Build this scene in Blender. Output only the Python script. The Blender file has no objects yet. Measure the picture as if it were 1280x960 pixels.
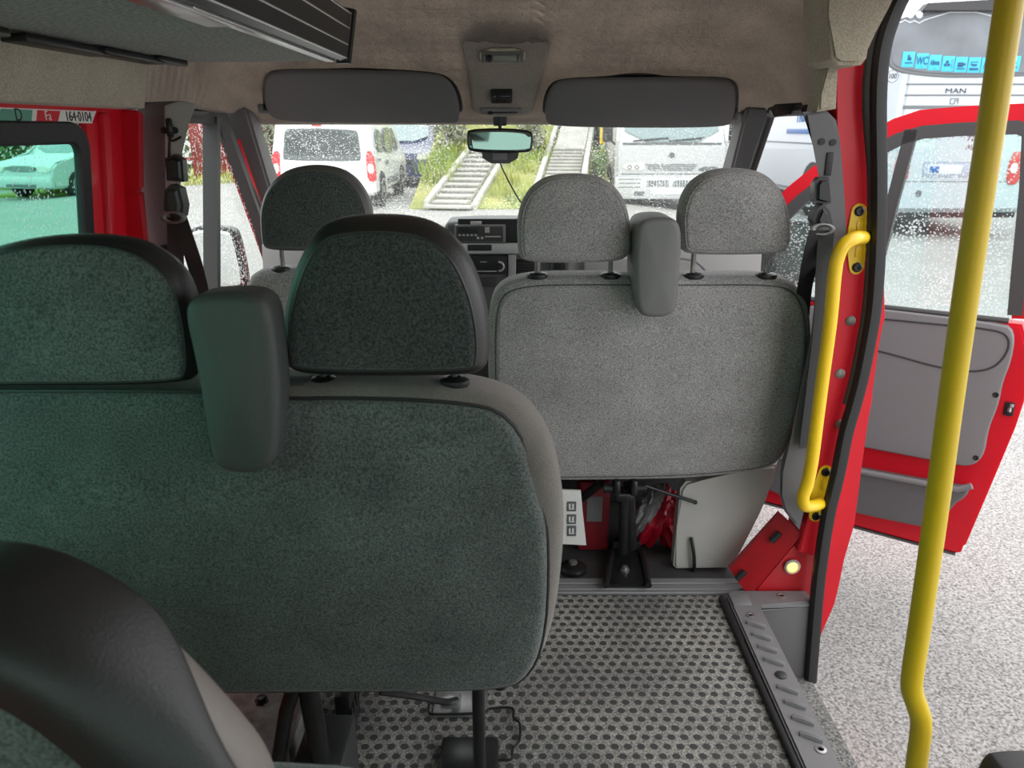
import bpy, bmesh, math, random
from mathutils import Vector, Matrix
R = math.radians
random.seed(7)
sc = bpy.context.scene
COL = sc.collection

# ------------------------------------------------------------------ camera
PITCH = math.atan(320 / 960)
EYE = 1.34                                   # eye height above the van floor (z = 0); the ground is at -0.45
GZ = -0.45
cd = bpy.data.cameras.new('camera')
cam = bpy.data.objects.new('camera', cd)
COL.objects.link(cam)
cam.location = (0, 0, EYE)
cam.rotation_euler = (R(90) - PITCH, 0, 0)
cd.sensor_width = 36
cd.lens = 27
cd.clip_start = 0.02
cd.clip_end = 500
cd.dof.use_dof = True
cd.dof.focus_distance = 1.9
cd.dof.aperture_fstop = 7.0
sc.camera = cam

# ------------------------------------------------------------------ sky
world = bpy.data.worlds.new('overcast_sky')
sc.world = world
world.use_nodes = True
wn = world.node_tree
wn.nodes.clear()
w_out = wn.nodes.new('ShaderNodeOutputWorld')
w_bg = wn.nodes.new('ShaderNodeBackground')
w_tc = wn.nodes.new('ShaderNodeTexCoord')
w_sep = wn.nodes.new('ShaderNodeSeparateXYZ')
w_ramp = wn.nodes.new('ShaderNodeValToRGB')
w_noise = wn.nodes.new('ShaderNodeTexNoise')
w_mix = wn.nodes.new('ShaderNodeMixRGB')
w_noise.inputs['Scale'].default_value = 3.0
w_noise.inputs['Detail'].default_value = 5.0
w_ramp.color_ramp.elements[0].position = 0.0
w_ramp.color_ramp.elements[0].color = (0.95, 0.97, 1.0, 1)
w_ramp.color_ramp.elements[1].position = 0.9
w_ramp.color_ramp.elements[1].color = (1.0, 1.0, 1.02, 1)
w_mix.blend_type = 'MULTIPLY'
w_mix.inputs[0].default_value = 0.12
wn.links.new(w_tc.outputs['Generated'], w_sep.inputs[0])
wn.links.new(w_tc.outputs['Generated'], w_noise.inputs['Vector'])
wn.links.new(w_sep.outputs['Z'], w_ramp.inputs[0])
wn.links.new(w_ramp.outputs[0], w_mix.inputs[1])
wn.links.new(w_noise.outputs['Fac'], w_mix.inputs[2])
wn.links.new(w_mix.outputs[0], w_bg.inputs['Color'])
w_bg.inputs['Strength'].default_value = 1.55
wn.links.new(w_bg.outputs[0], w_out.inputs[0])
sc.view_settings.view_transform = 'Standard'
sc.view_settings.look = 'None'
sc.view_settings.gamma = 1
sc.view_settings.use_curve_mapping = False
sc.view_settings.exposure = 0.95
sc.cycles.max_bounces = 14
sc.cycles.diffuse_bounces = 6
sc.cycles.transparent_max_bounces = 24
sc.cycles.use_denoising = True
sc.cycles.sample_clamp_indirect = 6

# ------------------------------------------------------------------ points on known planes
SP, CP = math.sin(PITCH), math.cos(PITCH)
def ray(px, py):
    a = (px - 640) / 960; b = (480 - py) / 960
    return Vector((a, CP + b * SP, -SP + b * CP))
E0 = Vector((0, 0, EYE))
def atY(px, py, y):
    q = ray(px, py); return E0 + q * (y / q.y)
def atZ(px, py, z):
    q = ray(px, py); return E0 + q * ((z - EYE) / q.z)
def atX(px, py, x):
    q = ray(px, py); return E0 + q * (x / q.x)
def atP(px, py, p0, n):
    q = ray(px, py); n = Vector(n); return E0 + q * ((Vector(p0) - E0).dot(n) / q.dot(n))

# ------------------------------------------------------------------ materials
MATS = {}
def mat(name, color, rough=0.6, metal=0.0, bump=0.0, bscale=300.0, var=0.0, vscale=8.0, spec=0.5, detail=3.0, coat=0.0, col2=None):
    m = bpy.data.materials.new(name)
    m.use_nodes = True
    nt = m.node_tree
    b = nt.nodes['Principled BSDF']
    b.inputs['Base Color'].default_value = (*color, 1)
    b.inputs['Roughness'].default_value = rough
    b.inputs['Metallic'].default_value = metal
    b.inputs['Specular IOR Level'].default_value = spec
    b.inputs['Coat Weight'].default_value = coat
    tc = nt.nodes.new('ShaderNodeTexCoord')
    if var or col2:
        n = nt.nodes.new('ShaderNodeTexNoise')
        n.inputs['Scale'].default_value = vscale
        n.inputs['Detail'].default_value = 6
        r = nt.nodes.new('ShaderNodeValToRGB')
        r.color_ramp.elements[0].position = 0.3
        r.color_ramp.elements[1].position = 0.7
        c2 = col2 or tuple(min(1, c * (1 + var)) for c in color)
        c1 = color if col2 else tuple(c * (1 - var) for c in color)
        r.color_ramp.elements[0].color = (*c1, 1)
        r.color_ramp.elements[1].color = (*c2, 1)
        nt.links.new(tc.outputs['Object'], n.inputs['Vector'])
        nt.links.new(n.outputs['Fac'], r.inputs[0])
        nt.links.new(r.outputs[0], b.inputs['Base Color'])
    if bump:
        n = nt.nodes.new('ShaderNodeTexNoise')
        n.inputs['Scale'].default_value = bscale
        n.inputs['Detail'].default_value = detail
        bp = nt.nodes.new('ShaderNodeBump')
        bp.inputs['Strength'].default_value = bump
        bp.inputs['Distance'].default_value = 0.002
        nt.links.new(tc.outputs['Object'], n.inputs['Vector'])
        nt.links.new(n.outputs['Fac'], bp.inputs['Height'])
        nt.links.new(bp.outputs[0], b.inputs['Normal'])
    MATS[name] = m
    return m

def fabric(name, color, fleck=0.55, scale=300.0, bump=0.9, patch=0.12):
    """woven upholstery: fine mottled threads plus a slow patchy wear"""
    m = bpy.data.materials.new(name); m.use_nodes = True
    nt = m.node_tree; b = nt.nodes['Principled BSDF']
    b.inputs['Roughness'].default_value = 0.95
    b.inputs['Specular IOR Level'].default_value = 0.15
    b.inputs['Sheen Weight'].default_value = 0.25
    b.inputs['Sheen Roughness'].default_value = 0.5
    tc = nt.nodes.new('ShaderNodeTexCoord')
    n1 = nt.nodes.new('ShaderNodeTexNoise'); n1.inputs['Scale'].default_value = scale; n1.inputs['Detail'].default_value = 2
    n2 = nt.nodes.new('ShaderNodeTexNoise'); n2.inputs['Scale'].default_value = 7; n2.inputs['Detail'].default_value = 4
    r = nt.nodes.new('ShaderNodeValToRGB')
    r.color_ramp.elements[0].position = 0.32; r.color_ramp.elements[1].position = 0.68
    r.color_ramp.elements[0].color = (*[c * (1 - fleck) for c in color], 1)
    r.color_ramp.elements[1].color = (*[min(1, c * (1 + fleck)) for c in color], 1)
    mx = nt.nodes.new('ShaderNodeMixRGB'); mx.blend_type = 'MULTIPLY'; mx.inputs[0].default_value = 1
    r2 = nt.nodes.new('ShaderNodeValToRGB')
    r2.color_ramp.elements[0].position = 0.3; r2.color_ramp.elements[1].position = 0.7
    r2.color_ramp.elements[0].color = (1 - patch,) * 3 + (1,)
    r2.color_ramp.elements[1].color = (1 + patch,) * 3 + (1,)
    bp = nt.nodes.new('ShaderNodeBump'); bp.inputs['Strength'].default_value = bump; bp.inputs['Distance'].default_value = 0.0015
    L = nt.links.new
    L(tc.outputs['Object'], n1.inputs['Vector']); L(tc.outputs['Object'], n2.inputs['Vector'])
    L(n1.outputs['Fac'], r.inputs[0]); L(n2.outputs['Fac'], r2.inputs[0])
    L(r.outputs[0], mx.inputs[1]); L(r2.outputs[0], mx.inputs[2]); L(mx.outputs[0], b.inputs['Base Color'])
    L(n1.outputs['Fac'], bp.inputs['Height']); L(bp.outputs[0], b.inputs['Normal'])
    MATS[name] = m
    return m

def glass(name, tint, drops=0.5, scale=70.0, white=0.8, refl=0.08):
    """window glass: tinted see-through with a little reflection and rain drops on it"""
    m = bpy.data.materials.new(name); m.use_nodes = True
    nt = m.node_tree; nt.nodes.clear(); L = nt.links.new
    out = nt.nodes.new('ShaderNodeOutputMaterial')
    tr = nt.nodes.new('ShaderNodeBsdfTransparent'); tr.inputs[0].default_value = (*tint, 1)
    gl = nt.nodes.new('ShaderNodeBsdfGlossy'); gl.inputs['Roughness'].default_value = 0.02
    m1 = nt.nodes.new('ShaderNodeMixShader'); m1.inputs[0].default_value = refl
    L(tr.outputs[0], m1.inputs[1]); L(gl.outputs[0], m1.inputs[2])
    if drops:
        tc = nt.nodes.new('ShaderNodeTexCoord')
        vo = nt.nodes.new('ShaderNodeTexVoronoi'); vo.inputs['Scale'].default_value = scale
        vo.feature = 'F1'
        no = nt.nodes.new('ShaderNodeTexNoise'); no.inputs['Scale'].default_value = 6; no.inputs['Detail'].default_value = 3
        mu = nt.nodes.new('ShaderNodeMath'); mu.operation = 'MULTIPLY'; mu.inputs[1].default_value = 0.75 * drops + 0.1
        lt = nt.nodes.new('ShaderNodeMath'); lt.operation = 'LESS_THAN'
        wh = nt.nodes.new('ShaderNodeBsdfTranslucent'); wh.inputs[0].default_value = (white, white, white, 1)
        rf = nt.nodes.new('ShaderNodeBsdfGlossy'); rf.inputs['Roughness'].default_value = 0.15
        tr2 = nt.nodes.new('ShaderNodeBsdfTransparent'); tr2.inputs[0].default_value = tuple(0.85 * t for t in tint) + (1,)
        md = nt.nodes.new('ShaderNodeMixShader'); md.inputs[0].default_value = 0.45
        md2 = nt.nodes.new('ShaderNodeMixShader'); md2.inputs[0].default_value = 0.12
        m2 = nt.nodes.new('ShaderNodeMixShader')
        L(tc.outputs['Object'], vo.inputs['Vector']); L(tc.outputs['Object'], no.inputs['Vector'])
        L(no.outputs['Fac'], mu.inputs[0]); L(vo.outputs['Distance'], lt.inputs[0]); L(mu.outputs[0], lt.inputs[1])
        L(tr2.outputs[0], md.inputs[1]); L(wh.outputs[0], md.inputs[2])
        L(md.outputs[0], md2.inputs[1]); L(rf.outputs[0], md2.inputs[2])
        L(lt.outputs[0], m2.inputs[0]); L(m1.outputs[0], m2.inputs[1]); L(md2.outputs[0], m2.inputs[2])
        L(m2.outputs[0], out.inputs[0])
    else:
        L(m1.outputs[0], out.inputs[0])
    MATS[name] = m
    return m

def emit(name, color, strength):
    m = bpy.data.materials.new(name); m.use_nodes = True
    b = m.node_tree.nodes['Principled BSDF']
    b.inputs['Base Color'].default_value = (*color, 1)
    b.inputs['Emission Color'].default_value = (*color, 1)
    b.inputs['Emission Strength'].default_value = strength
    MATS[name] = m; return m

fabric('cloth_green_cast', (0.108, 0.124, 0.118), fleck=0.48, patch=0.24)  # grey seat cloth with the green light of the tinted windows mixed in
fabric('cloth_grey', (0.315, 0.308, 0.305), fleck=0.42, patch=0.14)
fabric('cloth_dark', (0.060, 0.068, 0.065), patch=0.15)
fabric('cloth_driver', (0.075, 0.085, 0.082))
fabric('headliner', (0.245, 0.212, 0.180), fleck=0.18, scale=260, bump=0.35, patch=0.14)
fabric('headliner_beige', (0.40, 0.36, 0.28), fleck=0.2, scale=260, bump=0.4, patch=0.12)
fabric('headliner_grey', (0.115, 0.112, 0.102), fleck=0.2, scale=260, bump=0.3, patch=0.12)
fabric('carpet_grey', (0.15, 0.148, 0.138), fleck=0.75, scale=140, bump=1.0, patch=0.1)
fabric('bolster_cloth', (0.19, 0.172, 0.158), fleck=0.15, scale=500, patch=0.2)
mat('vinyl_dark', (0.022, 0.022, 0.022), 0.42, bump=0.25, bscale=350)
mat('vinyl_grey', (0.11, 0.105, 0.10), 0.5, bump=0.25, bscale=350, var=0.15, vscale=14)
mat('vinyl_beige', (0.25, 0.22, 0.20), 0.45, bump=0.2, bscale=350, var=0.15, vscale=10)
mat('armrest_green_cast', (0.075, 0.085, 0.081), 0.5, bump=0.35, bscale=600)  # grey armrest, same green window light put into the colour
mat('armrest_grey', (0.17, 0.17, 0.168), 0.5, bump=0.35, bscale=600)
mat('plastic_black', (0.012, 0.012, 0.013), 0.4)
mat('plastic_dark', (0.035, 0.036, 0.037), 0.5, bump=0.2, bscale=500)
mat('plastic_grey', (0.115, 0.112, 0.115), 0.5, bump=0.25, bscale=600)
mat('plastic_mid', (0.19, 0.185, 0.19), 0.5, bump=0.2, bscale=600)
mat('plastic_light', (0.42, 0.41, 0.39), 0.5, bump=0.12, bscale=400, var=0.06)
mat('plastic_silver', (0.55, 0.56, 0.56), 0.35, 0.4)
mat('visor_vinyl', (0.115, 0.112, 0.113), 0.65, bump=0.2, bscale=500, var=0.08, vscale=5)
mat('dash_light', (0.33, 0.325, 0.32), 0.55, bump=0.2, bscale=500)
mat('dash_dark', (0.09, 0.09, 0.092), 0.55, bump=0.2, bscale=500)
mat('paint_red', (0.60, 0.006, 0.018), 0.42, coat=0.12, spec=0.35, var=0.06, vscale=4)
mat('paint_red_worn', (0.50, 0.008, 0.018), 0.4, coat=0.2, col2=(0.36, 0.012, 0.016), vscale=9)
mat('rubber', (0.014, 0.014, 0.015), 0.55, bump=0.3, bscale=300)
mat('rubber_seal', (0.055, 0.054, 0.054), 0.55, bump=0.3, bscale=300)
mat('yellow_paint', (0.86, 0.56, 0.010), 0.35, coat=0.2, var=0.05, vscale=6)
mat('yellow_pole', (0.64, 0.45, 0.006), 0.4, coat=0.1, var=0.07, vscale=5)
mat('metal_black', (0.020, 0.020, 0.021), 0.28, 0.2, var=0.3, vscale=30)
mat('steel', (0.42, 0.42, 0.42), 0.4, 0.9, var=0.2, vscale=20)
mat('steel_dull', (0.26, 0.26, 0.25), 0.55, 0.6, var=0.35, vscale=25, bump=0.3, bscale=120)
mat('alu', (0.72, 0.73, 0.73), 0.3, 0.9)
mat('alu_dark', (0.028, 0.029, 0.031), 0.35, 0.4)
mat('webbing', (0.03, 0.031, 0.032), 0.75, bump=0.5, bscale=500)
mat('card_white', (0.72, 0.72, 0.70), 0.7)
mat('print_grey', (0.12, 0.12, 0.12), 0.7)
mat('print_black', (0.01, 0.01, 0.01), 0.6)
mat('bag_red', (0.42, 0.008, 0.025), 0.3, bump=0.6, bscale=60)
mat('film_clear', (0.30, 0.30, 0.31), 0.12, bump=0.8, bscale=50, spec=0.8)
mat('cab_floor', (0.055, 0.055, 0.056), 0.6, bump=0.4, bscale=200, var=0.3, vscale=12)
mat('trim_strip', (0.20, 0.20, 0.205), 0.45, bump=0.2, bscale=300)
mat('dark_red_box', (0.22, 0.008, 0.018), 0.55)
emit('lamp_amber', (1.0, 0.55, 0.16), 1.1)
mat('lamp_lens', (0.24, 0.25, 0.21), 0.25)
mat('car_white', (0.86, 0.87, 0.88), 0.25, coat=0.5)
mat('truck_white', (0.58, 0.59, 0.60), 0.4)
mat('bus_white', (0.50, 0.55, 0.585), 0.3, coat=0.4)
mat('bus_silver', (0.40, 0.45, 0.54), 0.35, coat=0.3)
mat('car_silver', (0.62, 0.66, 0.67), 0.28, 0.2, coat=0.4)
mat('car_navy', (0.03, 0.045, 0.12), 0.25, coat=0.5)
mat('car_glass', (0.10, 0.12, 0.13), 0.12, spec=0.8)
mat('truck_glass', (0.25, 0.33, 0.34), 0.2, spec=0.7)
mat('bus_glass', (0.11, 0.12, 0.13), 0.22, spec=0.35, col2=(0.22, 0.24, 0.26), vscale=1.1)
mat('tyre', (0.018, 0.018, 0.018), 0.8, bump=0.4, bscale=80)
mat('hub', (0.55, 0.56, 0.57), 0.35, 0.6)
mat('tail_red', (0.62, 0.02, 0.03), 0.25, coat=0.5)
mat('tail_white', (0.8, 0.78, 0.74), 0.25)
mat('trim_black', (0.03, 0.03, 0.032), 0.5)
mat('trim_mid', (0.15, 0.16, 0.17), 0.5)
mat('sticker_blue', (0.06, 0.52, 0.75), 0.45)
mat('sticker_ink', (0.015, 0.08, 0.20), 0.5)
mat('letter_blue', (0.05, 0.16, 0.42), 0.45)
mat('chrome', (0.75, 0.75, 0.76), 0.15, 1.0)
mat('plate_white', (0.72, 0.74, 0.76), 0.5)
mat('concrete', (0.50, 0.49, 0.45), 0.9, bump=0.6, bscale=25, var=0.15, vscale=3)
mat('stone_dark', (0.20, 0.19, 0.17), 0.9, bump=0.6, bscale=25, var=0.2, vscale=3)
mat('fence_red', (0.26, 0.045, 0.04), 0.8, var=0.3, vscale=2)
mat('grass_earth', (0.20, 0.25, 0.05), 0.95, bump=1.0, bscale=14, col2=(0.42, 0.40, 0.13), vscale=1.2)
mat('grass_blade', (0.20, 0.34, 0.03), 0.8, col2=(0.46, 0.44, 0.09), vscale=0.7)
mat('leaf_pale', (0.22, 0.25, 0.14), 0.8, col2=(0.46, 0.46, 0.36), vscale=1.3)
mat('leaf_green', (0.10, 0.19, 0.05), 0.8, col2=(0.25, 0.30, 0.14), vscale=1.5)
mat('bark', (0.16, 0.13, 0.10), 0.9)
mat('sticker_white', (0.72, 0.70, 0.66), 0.5)
mat('sticker_green', (0.10, 0.30, 0.22), 0.5)
mat('mirror_glass', (0.24, 0.29, 0.27), 0.03, 1.0)
mat('wing_glass', (0.80, 0.82, 0.82), 0.05, 1.0)
glass('glass_windscreen', (0.97, 0.99, 0.97), 0.42, 100, 1.0)
glass('glass_cab', (0.95, 0.98, 0.96), 0.62, 85, 0.9)
glass('glass_green', (0.50, 0.82, 0.71), 0.5, 95, 0.6)
glass('glass_back', (0.80, 0.93, 0.88), 0.2, 95, 0.6)
glass('glass_door', (0.90, 0.97, 0.96), 0.72, 95, 0.9)

def asphalt():
    m = bpy.data.materials.new('asphalt'); m.use_nodes = True
    nt = m.node_tree; b = nt.nodes['Principled BSDF']; L = nt.links.new
    tc = nt.nodes.new('ShaderNodeTexCoord')
    vo = nt.nodes.new('ShaderNodeTexVoronoi'); vo.inputs['Scale'].default_value = 70
    n1 = nt.nodes.new('ShaderNodeTexNoise'); n1.inputs['Scale'].default_value = 95; n1.inputs['Detail'].default_value = 5; n1.inputs['Roughness'].default_value = 0.75
    n2 = nt.nodes.new('ShaderNodeTexNoise'); n2.inputs['Scale'].default_value = 0.6; n2.inputs['Detail'].default_value = 4
    r = nt.nodes.new('ShaderNodeValToRGB')
    e = r.color_ramp.elements
    e[0].position = 0.36; e[0].color = (0.11, 0.105, 0.10, 1)
    e[1].position = 0.60; e[1].color = (0.58, 0.57, 0.55, 1)
    r2 = nt.nodes.new('ShaderNodeValToRGB')
    r2.color_ramp.elements[0].position = 0.3; r2.color_ramp.elements[0].color = (0.86, 0.86, 0.85, 1)
    r2.color_ramp.elements[1].position = 0.7; r2.color_ramp.elements[1].color = (1.0, 1.0, 1.0, 1)
    mx = nt.nodes.new('ShaderNodeMixRGB'); mx.blend_type = 'MULTIPLY'; mx.inputs[0].default_value = 1
    bp = nt.nodes.new('ShaderNodeBump'); bp.inputs['Strength'].default_value = 0.9; bp.inputs['Distance'].default_value = 0.008
    L(tc.outputs['Object'], vo.inputs['Vector']); L(tc.outputs['Object'], n1.inputs['Vector']); L(tc.outputs['Object'], n2.inputs['Vector'])
    L(n1.outputs['Fac'], r.inputs[0]); L(n2.outputs['Fac'], r2.inputs[0])
    L(r.outputs[0], mx.inputs[1]); L(r2.outputs[0], mx.inputs[2]); L(mx.outputs[0], b.inputs['Base Color'])
    L(n1.outputs['Fac'], bp.inputs['Height']); L(bp.outputs[0], b.inputs['Normal'])
    b.inputs['Roughness'].default_value = 0.8
    MATS['asphalt'] = m
asphalt()

def stud_mat():
    """worn grey rubber flooring with rows of darker round studs, rows staggered"""
    m = bpy.data.materials.new('stud_rubber'); m.use_nodes = True
    nt = m.node_tree; b = nt.nodes['Principled BSDF']; L = nt.links.new
    N = nt.nodes.new
    tc = N('ShaderNodeTexCoord'); sp = N('ShaderNodeSeparateXYZ'); L(tc.outputs['Object'], sp.inputs[0])
    def M(op, a, b_=None):
        n = N('ShaderNodeMath'); n.operation = op
        for i, v in enumerate((a, b_)):
            if v is None: continue
            if isinstance(v, (int, float)): n.inputs[i].default_value = v
            else: L(v, n.inputs[i])
        return n.outputs[0]
    px, py = 0.0300, 0.0285
    v = M('DIVIDE', sp.outputs['Y'], py)
    row = M('FLOOR', v)
    par = M('MULTIPLY', M('MODULO', M('ADD', row, 1000), 2), 0.5)
    u = M('ADD', M('DIVIDE', sp.outputs['X'], px), par)
    fu = M('SUBTRACT', M('FRACT', M('ADD', u, 1000)), 0.5)
    fv = M('SUBTRACT', M('FRACT', M('ADD', v, 1000)), 0.5)
    d = M('SQRT', M('ADD', M('MULTIPLY', fu, fu), M('MULTIPLY', fv, fv)))
    mr = N('ShaderNodeMapRange'); L(d, mr.inputs[0])
    mr.inputs[1].default_value = 0.28; mr.inputs[2].default_value = 0.34
    n1 = N('ShaderNodeTexNoise'); n1.inputs['Scale'].default_value = 260; n1.inputs['Detail'].default_value = 3
    n2 = N('ShaderNodeTexNoise'); n2.inputs['Scale'].default_value = 3.2; n2.inputs['Detail'].default_value = 5
    L(tc.outputs['Object'], n1.inputs['Vector']); L(tc.outputs['Object'], n2.inputs['Vector'])
    r = N('ShaderNodeValToRGB')
    r.color_ramp.elements[0].position = 0.33; r.color_ramp.elements[0].color = (0.10, 0.098, 0.094, 1)
    r.color_ramp.elements[1].position = 0.68; r.color_ramp.elements[1].color = (0.50, 0.488, 0.46, 1)
    L(n1.outputs['Fac'], r.inputs[0])
    rw = N('ShaderNodeValToRGB')
    rw.color_ramp.elements[0].position = 0.35; rw.color_ramp.elements[0].color = (0.55, 0.55, 0.56, 1)
    rw.color_ramp.elements[1].position = 0.62; rw.color_ramp.elements[1].color = (1.0, 0.99, 0.95, 1)
    L(n2.outputs['Fac'], rw.inputs[0])
    mw = N('ShaderNodeMixRGB'); mw.blend_type = 'MULTIPLY'; mw.inputs[0].default_value = 1
    L(r.outputs[0], mw.inputs[1]); L(rw.outputs[0], mw.inputs[2])
    mx = N('ShaderNodeMixRGB'); mx.inputs[1].default_value = (0.050, 0.050, 0.050, 1)
    L(mr.outputs[0], mx.inputs[0]); L(mw.outputs[0], mx.inputs[2]); L(mx.outputs[0], b.inputs['Base Color'])
    bp = N('ShaderNodeBump'); bp.inputs['Strength'].default_value = 0.6; bp.inputs['Distance'].default_value = 0.002; bp.invert = True
    L(mr.outputs[0], bp.inputs['Height']); L(bp.outputs[0], b.inputs['Normal'])
    b.inputs['Roughness'].default_value = 0.62
    MATS['stud_rubber'] = m
stud_mat()

# ------------------------------------------------------------------ object helpers
WM = {}
def thing(name, label, cat, loc=(0, 0, 0), group=None, matrix=None):
    o = bpy.data.objects.new(name, None); COL.objects.link(o)
    o.empty_display_size = 0.05
    mw = matrix if matrix is not None else Matrix.Translation(Vector(loc))
    o.matrix_world = mw; o.location = mw.to_translation(); o.rotation_euler = mw.to_euler()
    WM[o.name] = mw
    o['label'] = label; o['category'] = cat
    if group: o['group'] = group
    return o
def tag(o, label, cat, group=None):
    o['label'] = label; o['category'] = cat
    if group: o['group'] = group
    return o
def new(name, bm, m, parent=None, local=False, smooth=True, label=None):
    """link bm as one mesh object; bm is in world coordinates unless local"""
    me = bpy.data.meshes.new(name)
    if not local:
        if parent is not None:
            bm.transform(WM[parent.name].inverted())
        else:
            co = [v.co for v in bm.verts]
            lo = Vector((min(c.x for c in co), min(c.y for c in co), min(c.z for c in co)))
            hi = Vector((max(c.x for c in co), max(c.y for c in co), max(c.z for c in co)))
            base = Vector(((lo.x + hi.x) / 2, (lo.y + hi.y) / 2, lo.z))
            bm.transform(Matrix.Translation(-base))
    bmesh.ops.recalc_face_normals(bm, faces=bm.faces)
    bm.to_mesh(me); bm.free()
    if smooth:
        me.shade_smooth()
        try: me.set_sharp_from_angle(angle=R(38))
        except Exception: pass
    o = bpy.data.objects.new(name, me); COL.objects.link(o)
    me.materials.append(MATS[m] if isinstance(m, str) else m)
    if parent is not None:
        o.parent = parent
        WM[o.name] = WM[parent.name]
    else:
        if not local: o.location = base
        WM[o.name] = Matrix.Translation(o.location)
    if label: o['label'] = label
    return o
def struct(name, bm, m, parent=None, **k):
    o = new(name, bm, m, parent, **k)
    if parent is None: o['kind'] = 'structure'
    return o

def B(): return bmesh.new()
def box(bm, c, s, bev=0.0, seg=2, rot=None):
    g = bmesh.ops.create_cube(bm, size=1.0)
    vs = g['verts']
    bmesh.ops.scale(bm, vec=Vector(s), verts=vs)
    if bev:
        es = list({e for v in vs for e in v.link_edges})
        r = bmesh.ops.bevel(bm, geom=es, offset=bev, segments=seg, affect='EDGES', profile=0.5)
        vs = list({v for f in r['faces'] for v in f.verts} | {v for v in vs if v.is_valid})
        # take whole connected shell
        st = list(vs); seen = set(st)
        while st:
            v = st.pop()
            for e in v.link_edges:
                w = e.other_vert(v)
                if w not in seen: seen.add(w); st.append(w)
        vs = list(seen)
    if rot is not None: bmesh.ops.transform(bm, matrix=rot, verts=vs)
    bmesh.ops.translate(bm, vec=Vector(c), verts=vs)
    return vs
def bx(c, s, bev=0.0, seg=2, rot=None):
    bm = B(); box(bm, c, s, bev, seg, rot); return bm
def cyl(bm, p0, p1, r0, r1=None, n=20, cap=True):
    p0, p1 = Vector(p0), Vector(p1); d = p1 - p0
    r1 = r0 if r1 is None else r1
    g = bmesh.ops.create_cone(bm, cap_ends=cap, segments=n, radius1=r0, radius2=r1, depth=d.length)
    q = Vector((0, 0, 1)).rotation_difference(d.normalized())
    bmesh.ops.transform(bm, matrix=Matrix.Translation((p0 + p1) / 2) @ q.to_matrix().to_4x4(), verts=g['verts'])
    return g['verts']
def crom(pts, per=8, closed=False):
    pts = [Vector(p) for p in pts]; n = len(pts); out = []
    rng = n if closed else n - 1
    for i in range(rng):
        if closed: p = [pts[(i + k) % n] for k in (-1, 0, 1, 2)]
        else: p = [pts[max(0, min(n - 1, i + k))] for k in (-1, 0, 1, 2)]
        for j in range(per):
            t = j / per
            out.append(0.5 * ((2 * p[1]) + (p[2] - p[0]) * t + (2 * p[0] - 5 * p[1] + 4 * p[2] - p[3]) * t * t + (3 * p[1] - p[0] - 3 * p[2] + p[3]) * t ** 3))
    if not closed: out.append(pts[-1])
    return out
def tube(bm, pts, r, n=12, sec=None, closed=False):
    """sweep a round (or sec=[(a,b)...]) section along pts"""
    pts = [Vector(p) for p in pts]; N = len(pts); rings = []
    t0 = (pts[1] - pts[0]).normalized()
    up = Vector((0, 0, 1)) if abs(t0.z) < 0.9 else Vector((0, 1, 0))
    nrm = (up - t0 * up.dot(t0)).normalized()
    for i, p in enumerate(pts):
        if closed: t = (pts[(i + 1) % N] - pts[i - 1]).normalized()
        else: t = (pts[min(N - 1, i + 1)] - pts[max(0, i - 1)]).normalized()
        nrm = (nrm - t * nrm.dot(t)).normalized(); bn = t.cross(nrm)
        ri = r[i] if isinstance(r, (list, tuple)) else r
        s = sec or [(ri * math.cos(2 * math.pi * k / n), ri * math.sin(2 * math.pi * k / n)) for k in range(n)]
        rings.append([bm.verts.new(p + nrm * a + bn * b_) for a, b_ in s])
    m_ = len(rings[0])
    for i in range(N if closed else N - 1):
        a, b_ = rings[i], rings[(i + 1) % N]
        for k in range(m_):
            bm.faces.new((a[k], a[(k + 1) % m_], b_[(k + 1) % m_], b_[k]))
    if not closed:
        bm.faces.new(rings[0][::-1]); bm.faces.new(rings[-1])
    return bm
def prism(bm, loop, off, bev=0.0, seg=2):
    """extrude a planar loop of 3-D points by vector off"""
    off = Vector(off)
    a = [bm.verts.new(Vector(p)) for p in loop]; b_ = [bm.verts.new(Vector(p) + off) for p in loop]
    n = len(a)
    f0 = bm.faces.new(a); f1 = bm.faces.new(b_[::-1])
    for i in range(n): bm.faces.new((a[(i + 1) % n], a[i], b_[i], b_[(i + 1) % n]))
    if bev:
        bmesh.ops.bevel(bm, geom=list(f0.edges) + list(f1.edges), offset=bev, segments=seg, affect='EDGES')
    if n > 4:
        bmesh.ops.triangulate(bm, faces=[f for f in bm.faces if len(f.verts) > 4])
    return bm
def resample(loop, n):
    L = [0.0]; m_ = len(loop)
    for i in range(m_): L.append(L[-1] + (loop[(i + 1) % m_] - loop[i]).length)
    out = []; j = 0
    for k in range(n):
        s = L[-1] * k / n
        while L[j + 1] < s: j += 1
        f = (s - L[j]) / max(1e-9, L[j + 1] - L[j])
        out.append(loop[j].lerp(loop[(j + 1) % m_], f))
    return out
def chaikin(loop, it=2):
    for _ in range(it):
        o = []
        for i in range(len(loop)):
            p, q = loop[i], loop[(i + 1) % len(loop)]
            o += [p.lerp(q, 0.25), p.lerp(q, 0.75)]
        loop = o
    return loop
def area(l): return 0.5 * sum(l[i].x * l[(i + 1) % len(l)].y - l[(i + 1) % len(l)].x * l[i].y for i in range(len(l)))
def inset(loop, d):
    n = len(loop); out = []
    for i in range(n):
        t = (loop[(i + 1) % n] - loop[i - 1]).normalized()
        out.append(loop[i] + Vector((-t.y, t.x)) * d)
    return out
def outline(pts, n=96, smooth=2):
    l = [Vector((p[0], p[1])) for p in pts]
    if area(l) < 0: l.reverse()
    return resample(chaikin(l, smooth), n)
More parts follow.
